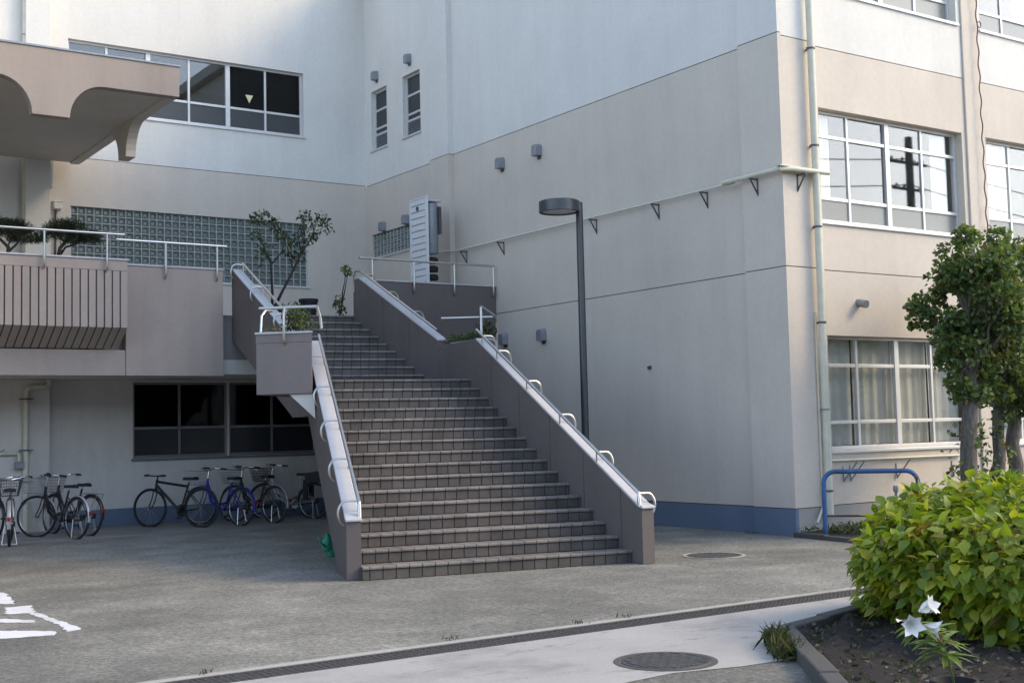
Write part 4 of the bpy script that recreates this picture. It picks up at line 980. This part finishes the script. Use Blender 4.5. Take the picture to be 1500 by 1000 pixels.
for i in range(nx+1):
    for j in range(ny+1):
        p = P0+u1*(7*i/nx)+u2*(4.6*j/ny); sm.v.append((p.x, p.y, .055+.03*math.sin(i*1.7+j)+random.uniform(-.02, .02)))
for i in range(nx):
    for j in range(ny): k = i*(ny+1)+j; sm.f.append((k, k+1, k+ny+2, k+ny+1))
struct(sm.build('front_bed_soil', SOIL, smooth=True))
def weeds(name, label, pts, h, blade, mat, n_each, spread, asp=.3):
    C, D = [], []
    for p in pts:
        q = rng.normal(0, spread, (n_each, 3)); q[:, 2] = rng.uniform(.0, h, n_each); C.append(np.array(p)+q); dd = rng.normal(0, .5, (n_each, 3)); dd[:, 2] = 1.0; D.append(dd)
    V, F = leaf_cloud(np.concatenate(C), np.concatenate(D), blade, asp, .2, .4); o = arr_mesh(name, V, F, mat, None, 'stuff'); o['label'] = label; o['category'] = 'weeds'; return o
weeds('weeds', 'low straggly weeds covering the bed under the blue hoop', [(x, y, .05) for x, y in zip(rng.uniform(13.45, 16.5, 230), rng.uniform(10.2, 12.5, 230))], .10, .085, WEED, 26, .09)
e_ = c0-n1*.05-n2*.06
weeds('grass_tuft', 'tuft of grass growing along the outside of the front kerb', [tuple(c0+u2*f-n2*.05+Vector((0, 0, -.05))) for f in np.linspace(.25, .95, 14)], .10, .17, WEED, 26, .04, .07)
weeds('ground_cover', 'sparse low weeds on the dark soil of the front bed', [tuple(P0+u1*a+u2*b+ZUP*.04) for a, b in zip(rng.uniform(.1, 2.6, 60), rng.uniform(.3, 2.9, 60))], .04, .05, WEED, 14, .06)

n_ = 900; q_ = np.stack([np.array(P0+u1*a+u2*b_+ZUP*.075) for a, b_ in zip(rng.uniform(0, 3.2, n_), rng.uniform(0, 3.4, n_))]); q_[:, 2] += rng.uniform(-.02, .015, n_)
V, F = leaf_cloud(q_, rng.normal(0, 1, (n_, 3))*np.array([1, 1, .15]), .05, .6, .35, .2); lo_ = arr_mesh('leaf_litter', V, F, leafm('dead_leaf', (.035, .028, .02), (.07, .055, .04), (.16, .13, .10), .8, .1), None, 'stuff'); lo_['label'] = 'dead leaves and clods scattered on the dark soil of the front bed'; lo_['category'] = 'leaf litter'
wp = [(x, 23.34, .01) for x in rng.uniform(3.5, 13, 10)]+[(13.37, y, .0) for y in rng.uniform(13, 19, 9)]+[(x, DY1+.11, .0) for x in rng.uniform(3, 12, 7)]
weeds('wall_weeds', 'tiny weeds sprouting along the foot of the walls and the drain edge', wp, .03, .055, WEED, 12, .03, .2)
# ---- white lily in a black pot
ly = Vector((5.47, 4.12, .06)); lt_ = thing('lily_plant', 'white flowering lily in a black pot in the front bed', 'flower', ly)
MB().lathe([(.0, 0), (.085, 0), (.11, .20), (.122, .20), (.122, .225), (.105, .225), (.095, .19), (0, .19)], ly, 28).build('pot', BLACK, lt_, smooth='auto')
fl = aty(1330, 905, ly.y); stem = [ly+ZUP*.19, Vector((5.43, 4.12, .40)), Vector((5.35, 4.12, .52)), fl-ZUP*.03]
MB().tube(stem, .006, 7).build('stem', plain('green_stem', (.15, .22, .06), .5), lt_, smooth=True)
lm = bpy.data.meshes.new('leaf'); lv = []; lf = []
for k, wv in enumerate((.02, .09, .11, .08, 0)): x = k/4; lv += [(x, -wv, -.25*x*x+wv*.3), (x, 0, -.25*x*x), (x, wv, -.25*x*x+wv*.3)]
for k in range(4): lf += [(3*k, 3*k+3, 3*k+4, 3*k+1), (3*k+1, 3*k+4, 3*k+5, 3*k+2)]
lm.from_pydata(lv, [], lf); lm.materials.append(LILYL); lm.validate(); lm.update()
def orient(p, d, upv, sc, parent, mesh, name):
    d = Vector(d).normalized(); sx = Vector(upv).cross(d).normalized(); nz = d.cross(sx); pc = ORG[parent.name]; o = bpy.data.objects.new(name, mesh); COL.objects.link(o); o.parent = parent
    o.matrix_local = Matrix(((d.x*sc, sx.x*sc, nz.x*sc, p.x-pc.x), (d.y*sc, sx.y*sc, nz.y*sc, p.y-pc.y), (d.z*sc, sx.z*sc, nz.z*sc, p.z-pc.z), (0, 0, 0, 1))); return o
for k in range(58):
    f = rng.uniform(.35, .97); s_ = f*3; i = min(2, int(s_)); p = Vector(stem[i]).lerp(Vector(stem[i+1]), s_-i); a = k*2.4
    orient(p, (math.cos(a), math.sin(a), rng.uniform(-.25, .5)), (0, 0, 1), rng.uniform(.12, .19)*(1.1-.25*f), lt_, lm, 'leaf')
pm = bpy.data.meshes.new('petal'); pv = []; pf = []
for k, wv in enumerate((.05, .15, .25, .24, .14, 0)): x = k/5; zc = .05+.34*math.sin(x*2.2)*x-.1*x**4; pv += [(x, -wv, zc+wv*.25), (x, 0, zc), (x, wv, zc+wv*.25)]
for k in range(5): pf += [(3*k, 3*k+3, 3*k+4, 3*k+1), (3*k+1, 3*k+4, 3*k+5, 3*k+2)]
pm.from_pydata(pv, [], pf); pm.materials.append(PETAL); pm.polygons.foreach_set('use_smooth', [True]*len(pf)); pm.validate(); pm.update()
def flower(c, axis, sc):
    axis = Vector(axis).normalized(); x = axis.orthogonal().normalized(); y = axis.cross(x)
    for k in range(6):
        a = k*math.pi/3+.2; d = axis*.8+(x*math.cos(a)+y*math.sin(a))*.75; orient(c, d, axis, sc*(1 if k % 2 else 1.08), lt_, pm, 'petal')
flower(fl+Vector((.0, 0, -.015)), (-.7, -.9, -.1), .115); flower(fl+Vector((.055, -.02, .03)), (.2, -.9, .45), .105); flower(fl+Vector((.07, -.02, -.04)), (.6, -.7, -.2), .10)
orient(fl+Vector((-.03, -.02, -.02)), (-1, -.3, -.05), (0, 0, 1), .12, lt_, pm, 'bud')

# ---- plants of the terrace and landing
def shrub(name, label, base, centers, radii, per, leaf, mat, cat='shrub', stems=True, asp=.55, flat=1.0, bm=DKBARK, shell=.4, trunks=None, group=None):
    t = thing(name, label, cat, base, group); C, D = clumps(centers, radii, per, flat, shell); V, F = leaf_cloud(C, D, leaf, asp, .25, .7)
    arr_mesh('crown' if cat == 'tree' else 'foliage', V, F, mat, t, 'stuff')
    m = MB()
    if trunks:
        for path, r0, r1 in trunks:
            n = len(path); m.tube(path, r0, 7, taper=[r0+(r1-r0)*i/(n-1) for i in range(n)])
    elif stems:
        for c in centers: limb(base, c, .018, .006, .04, 4, m, 5)
    if m.v: m.build('trunk' if cat == 'tree' else 'stems', bm, t, smooth=True)
    return t
def tv(px, py, Y): return aty(px, py, Y)
# two-stemmed tree at the stair head
Y = 21.7; ends = [(372, 322), (383, 318), (398, 325), (376, 345), (388, 365), (415, 350), (430, 352), (445, 340), (458, 325), (470, 322), (478, 332), (450, 355), (440, 375), (425, 372), (460, 345), (408, 340), (384, 378), (446, 318)]
cs = [tv(x, y, Y+random.uniform(-.3, .3)) for x, y in ends]
b1, b2 = tv(399, 470, Y), tv(403, 470, Y); b1.z = b2.z = ZFL+.25
tr = [([b1, tv(399, 430, Y), tv(397, 385, Y)], .028, .02), ([b2, tv(412, 430, Y), tv(430, 395, Y), tv(441, 372, Y)], .032, .018), ([tv(397, 385, Y), tv(388, 365, Y), tv(378, 340, Y)], .018, .008), ([tv(397, 388, Y), tv(412, 370, Y), tv(418, 350, Y)], .016, .007),
      ([tv(430, 395, Y), tv(424, 378, Y), tv(420, 360, Y)], .014, .007), ([tv(441, 372, Y), tv(455, 350, Y), tv(465, 325, Y)], .017, .006), ([tv(441, 372, Y), tv(438, 350, Y), tv(447, 322, Y)], .014, .006)]
shrub('small_tree', 'small dark two-stemmed tree in front of the glass blocks at the stair head', (b1.x, Y, ZFL), cs, [.13+.06*random.random() for _ in cs], 48, .085, DKLEAF, 'tree', asp=.5, trunks=tr, shell=.1)
pt = thing('plant_pot', 'round black plant pot on the terrace at the stair head', 'pot', (10.1, 21.9, ZFL)); bp = tv(452, 452, 21.75)
MB().lathe([(0, ZFL), (.13, ZFL), (.17, ZFL+.36), (.185, ZFL+.36), (.185, ZFL+.42), (.16, ZFL+.42), (.14, ZFL+.34), (0, ZFL+.34)], (bp.x, 21.75, 0), 24).build('pot_body', BLACK, pt, smooth='auto')
MB().lathe([(.0, ZFL), (.16, ZFL), (.2, ZFL+.26), (.17, ZFL+.26), (.15, ZFL+.22), (0, ZFL+.22)], (b1.x, Y, 0), 20).build('pot_body', BLACK, pt, smooth='auto')
cs = [tv(x, y, 20.95) for x, y in ((497, 438), (499, 450), (495, 446), (500, 458), (506, 395), (510, 398))]
shrub('climber', 'yellow green climber at the upper end of the right stair wall', tv(499, 459, 20.95), cs, [.10]*len(cs), 26, .085, IVYL, 'plant', stems=True)
# planter plants
cs = [Vector((x, y, z)) for x, y, z in ((7.28, 16.25, 3.12), (7.42, 16.3, 3.2), (7.38, 16.15, 3.28), (7.52, 16.28, 3.3), (7.30, 16.3, 3.34), (7.48, 16.35, 3.36), (7.56, 16.2, 3.14), (7.44, 16.1, 3.08))]
shrub('leafy_shrub', 'bushy variegated shrub growing in the left landing planter', (7.4, 16.25, 2.93), cs, [.13]*len(cs), 55, .07, SHRUB)
cs = [Vector((x, y, z)) for x, y, z in ((6.98, 16.26, 3.02), (7.1, 16.2, 3.02), (7.12, 16.35, 3.04))]
shrub('low_weed', 'low straggly plants in the outer corner of the left landing planter', (7.05, 16.25, 2.93), cs, [.08]*3, 34, .05, IVYL, 'plant')
cs = [Vector((10.52+.1*random.random(), y, 3.06+.02*random.random())) for y in np.linspace(16.35, 17.38, 13)]
shrub('low_hedge', 'low green hedge along the right landing wall', (10.55, 16.9, 2.93), cs, [.09]*len(cs), 48, .05, SHRUB, 'hedge')
hedge_box = MB().box((10.622, 17.17, 2.2), (10.98, 17.42, 2.93)).build('hedge_trough', SOIL, st)
cs = [Vector((10.72+.12*random.random(), 16.4+.35*random.random(), 3.08+.14*random.random())) for _ in range(7)]
shrub('leafy_shrub', 'dark leafy shrub in the right landing planter under the steel rail', (10.75, 16.55, 2.93), cs, [.12]*len(cs), 42, .06, DKLEAF)
# cloud pruned pines in the ribbed planter
def pine(label, base, pads, tr):
    Yp = 20.62; cs = []; rs = []
    for x0, x1, y, n in pads:
        for k in range(n): cs.append(tv(x0+(x1-x0)*k/max(1, n-1), y+random.uniform(-2, 2), Yp+random.uniform(-.12, .12))); rs.append(.12+random.uniform(0, .04))
    t = [([tv(x, y, Yp) for x, y in p], a, b) for p, a, b in tr]
    return shrub('pine_bonsai', label, tv(*base, Yp), cs, rs, 150, .075, PINEL, 'tree', asp=.12, flat=.6, trunks=t, shell=.0)
pine('low cloud pruned pine in the ribbed planter beside the column', (89, 372), [(62, 140, 343, 11), (72, 118, 333, 7), (84, 108, 327, 4), (98, 142, 351, 7)], [([(86, 374), (88, 363), (98, 352), (106, 345)], .035, .02), ([(89, 372), (96, 362), (110, 358), (126, 350)], .022, .012), ([(95, 356), (86, 346)], .016, .01)])
pine('low cloud pruned pine in the ribbed planter in front of the recessed wall', (12, 372), [(-30, 44, 340, 11), (-10, 36, 330, 7), (0, 26, 325, 4), (18, 62, 350, 6)], [([(12, 374), (12, 362), (4, 354), (-6, 345)], .035, .02), ([(13, 368), (24, 358), (30, 348)], .022, .012), ([(11, 362), (16, 350)], .016, .01)])

# ---- green containers hung on the stair side
gc = thing('watering_can', 'bright green plastic cans tied with a cord at the foot of the stair wall', 'can', atz(484, 815, 0))
GREEN = colr('green_plastic', (.02, .20, .12), .4)
for (px, py), s in (((479, 795), 1.0), ((485, 803), 1.05)):
    c = aty(px, py, 14.2); MB().lathe([(0, -.10*s), (.055*s, -.10*s), (.07*s, -.07*s), (.062*s, .03*s), (.04*s, .08*s), (.02*s, .10*s), (.02*s, .12*s), (0, .12*s)], c, 16).build('can_body', GREEN, gc, smooth='auto')
    MB().tube(arc(c+ZUP*.06, (1, 0, 0), (0, 0, 1), .05, 0, math.pi, 8), .007, 6).build('handle', GREEN, gc, smooth=True)
sp0 = aty(477, 800, 14.15); MB().tube([sp0, sp0+Vector((-.07, -.02, .05)), sp0+Vector((-.11, -.03, .13))], .012, 7).build('spout', GREEN, gc, smooth=True)
ca, cb_ = aty(482, 790, 14.2), aty(489, 772, 14.2); MB().tube([ca, ca.lerp(cb_, .5)+Vector((.02, 0, 0)), cb_], .006, 6).build('cord', BLACK, gc)

# ================================================================== BICYCLES
SPOKE = plain('spoke_steel', (.45, .45, .45), .35, 1.0)
def add_bike(label, rear, front, frame_col, basket=None, fender=None, city=True, rack=False, child=False, stand=True, steer=0.0, lean=4, rad=.335):
    rear, front = Vector((*rear, 0.006)), Vector((*front, 0.006)); hd_ = math.atan2(front.y-rear.y, front.x-rear.x)
    t = bpy.data.objects.new('bicycle', None); COL.objects.link(t); t.location = rear; t.rotation_euler = (R(lean), 0, hd_)
    t['label'] = label; t['category'] = 'bicycle'; t['group'] = 'bicycles parked under the terrace'; ORG[t.name] = Vector((0, 0, 0))
    wb = 1.08; FR = colr('bike_frame', frame_col, .35, .2); B = lambda m, n, mat, p=t, sm='auto': m.build(n, mat, p, smooth=sm)
    def wheel(cx, steerm=None):
        n = 28; T = lambda p: (steerm @ Vector(p)) if steerm else Vector(p)
        ring = [T((cx+rad*math.cos(2*math.pi*k/n)*.985, 0, rad+rad*.985*math.sin(2*math.pi*k/n))) for k in range(n)]
        wo = B(MB().tube(ring, .022 if city else .019, 8, True), 'wheel', RUBBER)
        rm = [T((cx+(rad-.028)*math.cos(2*math.pi*k/n), 0, rad+(rad-.028)*math.sin(2*math.pi*k/n))) for k in range(n)]
        B(MB().tube(rm, .010, 6, True), 'rim', SPOKE if city else BLACK, wo)
        m = MB()
        for k in range(18): a = 2*math.pi*k/18; y = .03*(1 if k % 2 else -1); m.tube([T((cx+.015*math.cos(a+.5), y, rad+.015*math.sin(a+.5))), T((cx+(rad-.03)*math.cos(a), 0, rad+(rad-.03)*math.sin(a)))], .0016, 3)
        B(m, 'spokes', SPOKE, wo, False); B(MB().tube([T((cx, -.05, rad)), T((cx, .05, rad))], .02, 8), 'hub', SPOKE, wo)
        return wo
    hx, hz = wb-.12, .84 if city else .86     # head tube
    ax0 = Vector((wb-.03, 0, rad))
    SM = Matrix.Translation((hx, 0, 0)) @ Matrix.Rotation(steer, 4, 'Z') @ Matrix.Translation((-hx, 0, 0))
    wheel(0); wheel(wb, SM)
    bb = Vector((.44, 0, .28)); sx_ = Vector((.27, 0, .78 if city else .80))
    m = MB()
    if city: m.tube([(hx-.01, 0, .70), (.82, 0, .42), (.62, 0, .31), bb], .026, 8).tube([(hx-.02, 0, .76), (.80, 0, .50), (.58, 0, .36), (.40, 0, .42)], .018, 8)
    else: m.tube([(hx, 0, .76), bb], .028, 8).tube([(hx-.01, 0, .82), (.30, 0, .73)], .023, 8)
    m.tube([bb, sx_], .017, 8)
    for y in (-.05, .05): m.tube([(0, y, rad), (bb.x, y*.6, bb.z)], .010, 6).tube([(0, y, rad), (.30, y*.4, .66)], .009, 6)
    m.tube([(hx+.01, 0, .66), (hx-.015, 0, hz)], .022, 8); B(m, 'frame', FR)
    T = lambda p: SM @ Vector(p); m = MB()
    for y in (-.055, .055): m.tube([T((hx+.01, y*.7, .68)), T((hx+.03, y, .60)), T((hx+.05, y, .50)), T((wb, y, rad))], .011, 6)
    m.tube([T((hx+.01, -.04, .68)), T((hx+.01, .04, .68))], .014, 6); B(m, 'fork', FR if not city else FR)
    m = MB(); m.tube([T((hx-.015, 0, hz)), T((hx-.03, 0, hz+.14 if city else hz+.05))], .013, 8); z0 = hz+.14 if city else hz+.06
    for s in (-1, 1):
        if city: m.tube([T((hx-.03, 0, z0)), T((hx+.02, .10*s, z0+.02)), T((hx+.0, .22*s, z0+.05)), T((hx-.12, .27*s, z0+.05)), T((hx-.20, .28*s, z0+.04))], .011, 7)
        else: m.tube([T((hx+.03, 0, z0)), T((hx+.03, .29*s, z0+.01))], .012, 7)
    hb_ = B(m, 'handlebar', STEEL if city else BLACK)
    for s in (-1, 1):
        a, b = (T((hx-.10, .268*s, z0+.05)), T((hx-.22, .285*s, z0+.04))) if city else (T((hx+.03, .18*s, z0+.01)), T((hx+.03, .31*s, z0+.01)))
        B(MB().tube([a, b], .017, 8), 'grip', BLACK, hb_); B(MB().tube([a, a.lerp(b, .4)+Vector((.04, 0, -.03)), b+Vector((.05, 0, -.05))], .006, 5), 'brake_lever', SPOKE, hb_)
    # saddle
    sv = []; sf = []; prof = [(-.13, .085), (-.09, .10), (-.02, .085), (.06, .035), (.14, .022)]
    for k, (x, wv) in enumerate(prof): 
        for y, z in ((-wv, -.03), (-wv*.85, .012), (0, .022), (wv*.85, .012), (wv, -.03)): sv.append((sx_.x-.02+x, y, sx_.z+.07+z+(.01 if x < -.1 else 0)))
    for k in range(4):
        for j in range(4): sf.append((5*k+j, 5*k+5+j, 5*k+6+j, 5*k+1+j))
        sf.append((5*k, 5*k+4, 5*k+9, 5*k+5))
    sf += [(0, 1, 2, 3, 4), (24, 23, 22, 21, 20)]
    sd_ = B(MB().add(sv, sf), 'saddle', BLACK); B(MB().tube([sx_, sx_+Vector((-.01, 0, .05))], .013, 6), 'seat_post', SPOKE, sd_)
    # cranks
    cr_ = B(MB().lathe([(.0, -.004), (.085 if city else .10, -.004), (.085 if city else .10, .004), (0, .004)], bb+Vector((0, -.045, 0)), 24, 'y').tube([bb+Vector((0, -.06, 0)), bb+Vector((.10, -.06, -.12))], .010, 6).tube([bb+Vector((0, .06, 0)), bb+Vector((-.10, .06, .12))], .010, 6), 'crank', SPOKE if city else BLACK)
    for v in ((.10, -.10, -.12), (-.10, .10, .12)): c = bb+Vector(v); B(MB().box(c-Vector((.04, .04, .01)), c+Vector((.04, .04, .01))), 'pedal', BLACK, cr_)
    if city: B(MB().prism([(bb.x+.10, -.055, bb.z+.05), (bb.x+.10, -.055, bb.z-.05), (-.06, -.055, rad-.04), (-.06, -.055, rad+.04)], (0, -.02, 0)), 'chain_guard', BLACK)
    if fender:
        FM = colr('fender', fender, .3, .3 if fender[0] > .3 else .1)
        for cx, a0, a1, tm in ((0, R(10), R(190), None), (wb, R(35), R(170), SM)):
            m = MB(); n = 14; vs = []
            for k in range(n+1):
                a = a0+(a1-a0)*k/n
                for y, dr in ((-.03, .018), (-.016, .03), (.016, .03), (.03, .018)):
                    p = Vector((cx+(rad+dr)*math.cos(a), y, rad+(rad+dr)*math.sin(a))); vs.append(tm @ p if tm else p)
            m.add(vs, [(4*k+j, 4*k+4+j, 4*k+5+j, 4*k+1+j) for k in range(n) for j in range(3)]); fo = B(m, 'mudguard', FM, t, True)
            if cx == 0: B(MB().box((-rad-.05, -.025, rad+.06), (-rad-.035, .025, rad+.12)), 'rear_reflector', colr('red_reflector', (.35, .03, .02), .3), fo)
    if basket:
        BM = colr('basket_wire', basket, .5, .3); cx, w0, d0, h0_ = hx+.20, .13, .11, .25; w1, d1 = .19, .16; zb_ = .72
        m = MB()
        def ringp(f): a, b = w0+(w1-w0)*f, d0+(d1-d0)*f; return [T((cx+x*b+.04*f, y*a, zb_+h0_*f)) for x, y in ((-1, -1), (1, -1), (1, 1), (-1, 1))]
        for f in (0, .2, .4, .6, .8, 1.0): m.tube(ringp(f), .006 if f in (0, 1.0) else .0026, 4, True)
        lo_, hi_ = ringp(0), ringp(1)
        for e in range(4):
            for k in range(9): m.tube([lo_[e].lerp(lo_[(e+1) % 4], k/9), hi_[e].lerp(hi_[(e+1) % 4], k/9)], .0026, 4)
        for k in range(1, 6): m.tube([lo_[0].lerp(lo_[1], k/6), lo_[3].lerp(lo_[2], k/6)], .0026, 4)
        B(m, 'basket', BM, t, False); B(MB().tube([T((hx+.01, 0, .70)), T((cx-.06, 0, zb_)), T((cx+.06, 0, zb_))], .009, 6), 'basket_stay', SPOKE)
    if rack: 
        m = MB()
        for y in (-.06, .06): m.tube([(.22, y, .70), (-.28, y, .70)], .007, 5).tube([(-.26, y, .70), (0, y, rad)], .006, 5)
        for x in (-.28, -.15, 0, .12): m.tube([(x, -.06, .70), (x, .06, .70)], .006, 5)
        B(m, 'rear_rack', STEEL)
    if stand:
        m = MB()
        for y in (-.11, .11): m.tube([(0, y*.6, rad-.02), (-.05, y, .02)], .009, 6)
        m.tube([(-.05, -.11, .02), (-.05, .11, .02)], .009, 6); B(m, 'kickstand', STEEL)
    if child:
        m = MB(); s0 = Vector((-.08, 0, .72))
        m.prism([(s0.x-.20, -.15, .70), (s0.x+.20, -.15, .70), (s0.x+.22, -.15, .86), (s0.x-.08, -.15, .90), (s0.x-.20, -.15, 1.20), (s0.x-.28, -.15, 1.22)], (0, .03, 0)).prism([(s0.x-.20, .12, .70), (s0.x+.20, .12, .70), (s0.x+.22, .12, .86), (s0.x-.08, .12, .90), (s0.x-.20, .12, 1.20), (s0.x-.28, .12, 1.22)], (0, .03, 0))
        m.box((s0.x-.20, -.12, .70), (s0.x+.20, .12, .74)).obox((s0.x-.20, -.12, .74), (.03, 0, 0), (0, .24, 0), (-.08, 0, .48))
        co = B(m, 'child_seat', BLACK); 
        B(MB().tube([(s0.x-.27, -.13, 1.18), (s0.x-.30, -.13, 1.36), (s0.x-.26, -.08, 1.47), (s0.x-.26, .08, 1.47), (s0.x-.30, .13, 1.36), (s0.x-.27, .13, 1.18)], .035, 7), 'headrest', BLACK, co)
        for y in (-.13, .10): B(MB().box((s0.x+.16, y, .36), (s0.x+.26, y+.03, .74)), 'leg_guard', BLACK, co)
    return t
BK = (.02, .02, .022)
add_bike('black flat bar bicycle without mudguards under the ground floor window', (8.05, 21.76), (7.42, 22.62), BK, city=False, stand=False, lean=3, rad=.345)
add_bike('blue bicycle with blue mudguards and wire basket beside the flat bar one', (8.70, 21.55), (8.32, 22.65), (.02, .03, .32), basket=(.4, .4, .4), fender=(.025, .04, .38), steer=.3)
add_bike('black bicycle with silver mudguards between the blue bicycle and the child seat one', (9.42, 21.72), (9.05, 22.80), BK, basket=(.25, .25, .25), fender=(.45, .45, .45), steer=.2)
add_bike('bicycle with black child seat and dark basket near the stair wall', (10.42, 22.15), (9.82, 23.0), (.30, .31, .31), basket=(.03, .03, .03), fender=(.45, .45, .45), child=True, steer=.1)
add_bike('dark bicycle with large silver wire basket beside the downpipe', (5.68, 21.06), (5.34, 22.10), BK, basket=(.35, .35, .33), fender=(.45, .45, .47), steer=.55)
add_bike('dark bicycle with rear rack standing between the wire basket bicycle and the wall', (6.03, 21.55), (5.66, 22.62), BK, fender=(.03, .03, .03), basket=(.2, .2, .2), rack=True, steer=-.1)
add_bike('dark bicycle with red reflector parked end on beside the wall tap', (4.56, 20.62), (4.82, 21.68), (.10, .10, .10), fender=(.4, .4, .4), basket=(.1, .1, .1), steer=.15, lean=0)
add_bike('black bicycle parked behind the one with the red reflector', (4.10, 21.35), (4.78, 22.25), BK, fender=(.03, .03, .03), steer=.9)

# ================================================================== ACROSS THE STREET (pole and blocks seen in the windows; house rows added to block low sky)
up_ = thing('utility_pole', 'dark utility pole with crossarms and wires mirrored in the upper window', 'utility pole', (38.75, -4.3, 0))
MB().lathe([(.19, 0), (.14, 12.2), (0, 12.25)], (38.75, -4.3, 0), 14).build('pole', plain('weathered_pole', (.10, .095, .09), .8), up_, smooth='auto')
for z, l in ((11.2, 1.1), (10.2, .9), (8.6, .7)):
    m = MB().box((38.75-l, -4.42, z), (38.75+l, -4.34, z+.10))
    for k in range(4): m.lathe([(.03, .1), (.05, .14), (.05, .2), (.02, .24)], (38.75-l+.2+k*(l-.2)*.66, -4.38, z), 8)
    m.build('crossarm', DARKM, up_)
MB().lathe([(0, 7.6), (.25, 7.6), (.25, 8.4), (0, 8.45)], (38.35, -4.5, 0), 14).build('transformer', GREYM, up_, smooth='auto')
for z, dy in ((11.4, 0), (10.4, .1), (8.8, 0), (8.0, .15), (7.4, 0)):
    m = MB(); m.tube([(x, -4.38+dy, z-.6*(1-((x-38.75)/26)**2)*(0 if abs(x-38.75) < .01 else 1)-.3) if False else (x, -4.38+dy, z-.9*math.sin(min(1, abs(x-38.75)/26)*math.pi)) for x in np.linspace(12.75, 64.75, 29)], .022, 5); m.build('wire', BLACK, up_)
def block(label, x, y, w_, d_, h_, mat, floors):
    t = thing('apartment_building', label, 'building', (x, y, 0), 'buildings across the street'); MB().box((x-w_/2, y-d_/2, 0), (x+w_/2, y+d_/2, h_)).build('wall', mat, t); MB().box((x-w_/2-.2, y-d_/2-.2, h_+.002), (x+w_/2+.2, y+d_/2+.2, h_+.5)).build('roof', GREYM, t)
    for f in range(floors):
        for k in range(int(w_/3)):
            xx = x-w_/2+1+k*3; z = 1+f*3.1
            if z+1.5 < h_: MB().box((xx, y+d_/2+.001, z), (xx+1.7, y+d_/2+.05, z+1.4)).build('window', GWAY, t)
block('tall white apartment block mirrored in the upper window', 62, -46, 7, 8, 19.5, WHITE, 6)
block('white apartment block beside the taller one mirrored in the upper window', 73, -47, 7, 8, 20.5, WHITE, 6)
block('long dark roofed house row added to darken reflections in the lower windows', 70, -40, 70, 9, 8.5, TAUPE, 2)  # added row, blocks the bright low sky from the lower window reflections
block('long low unseen house row added across the street to darken the ground floor recess', -14, -27, 92, 9, 9, TAUPE, 2)  # unseen row added to cut low sky light on the recess and ground
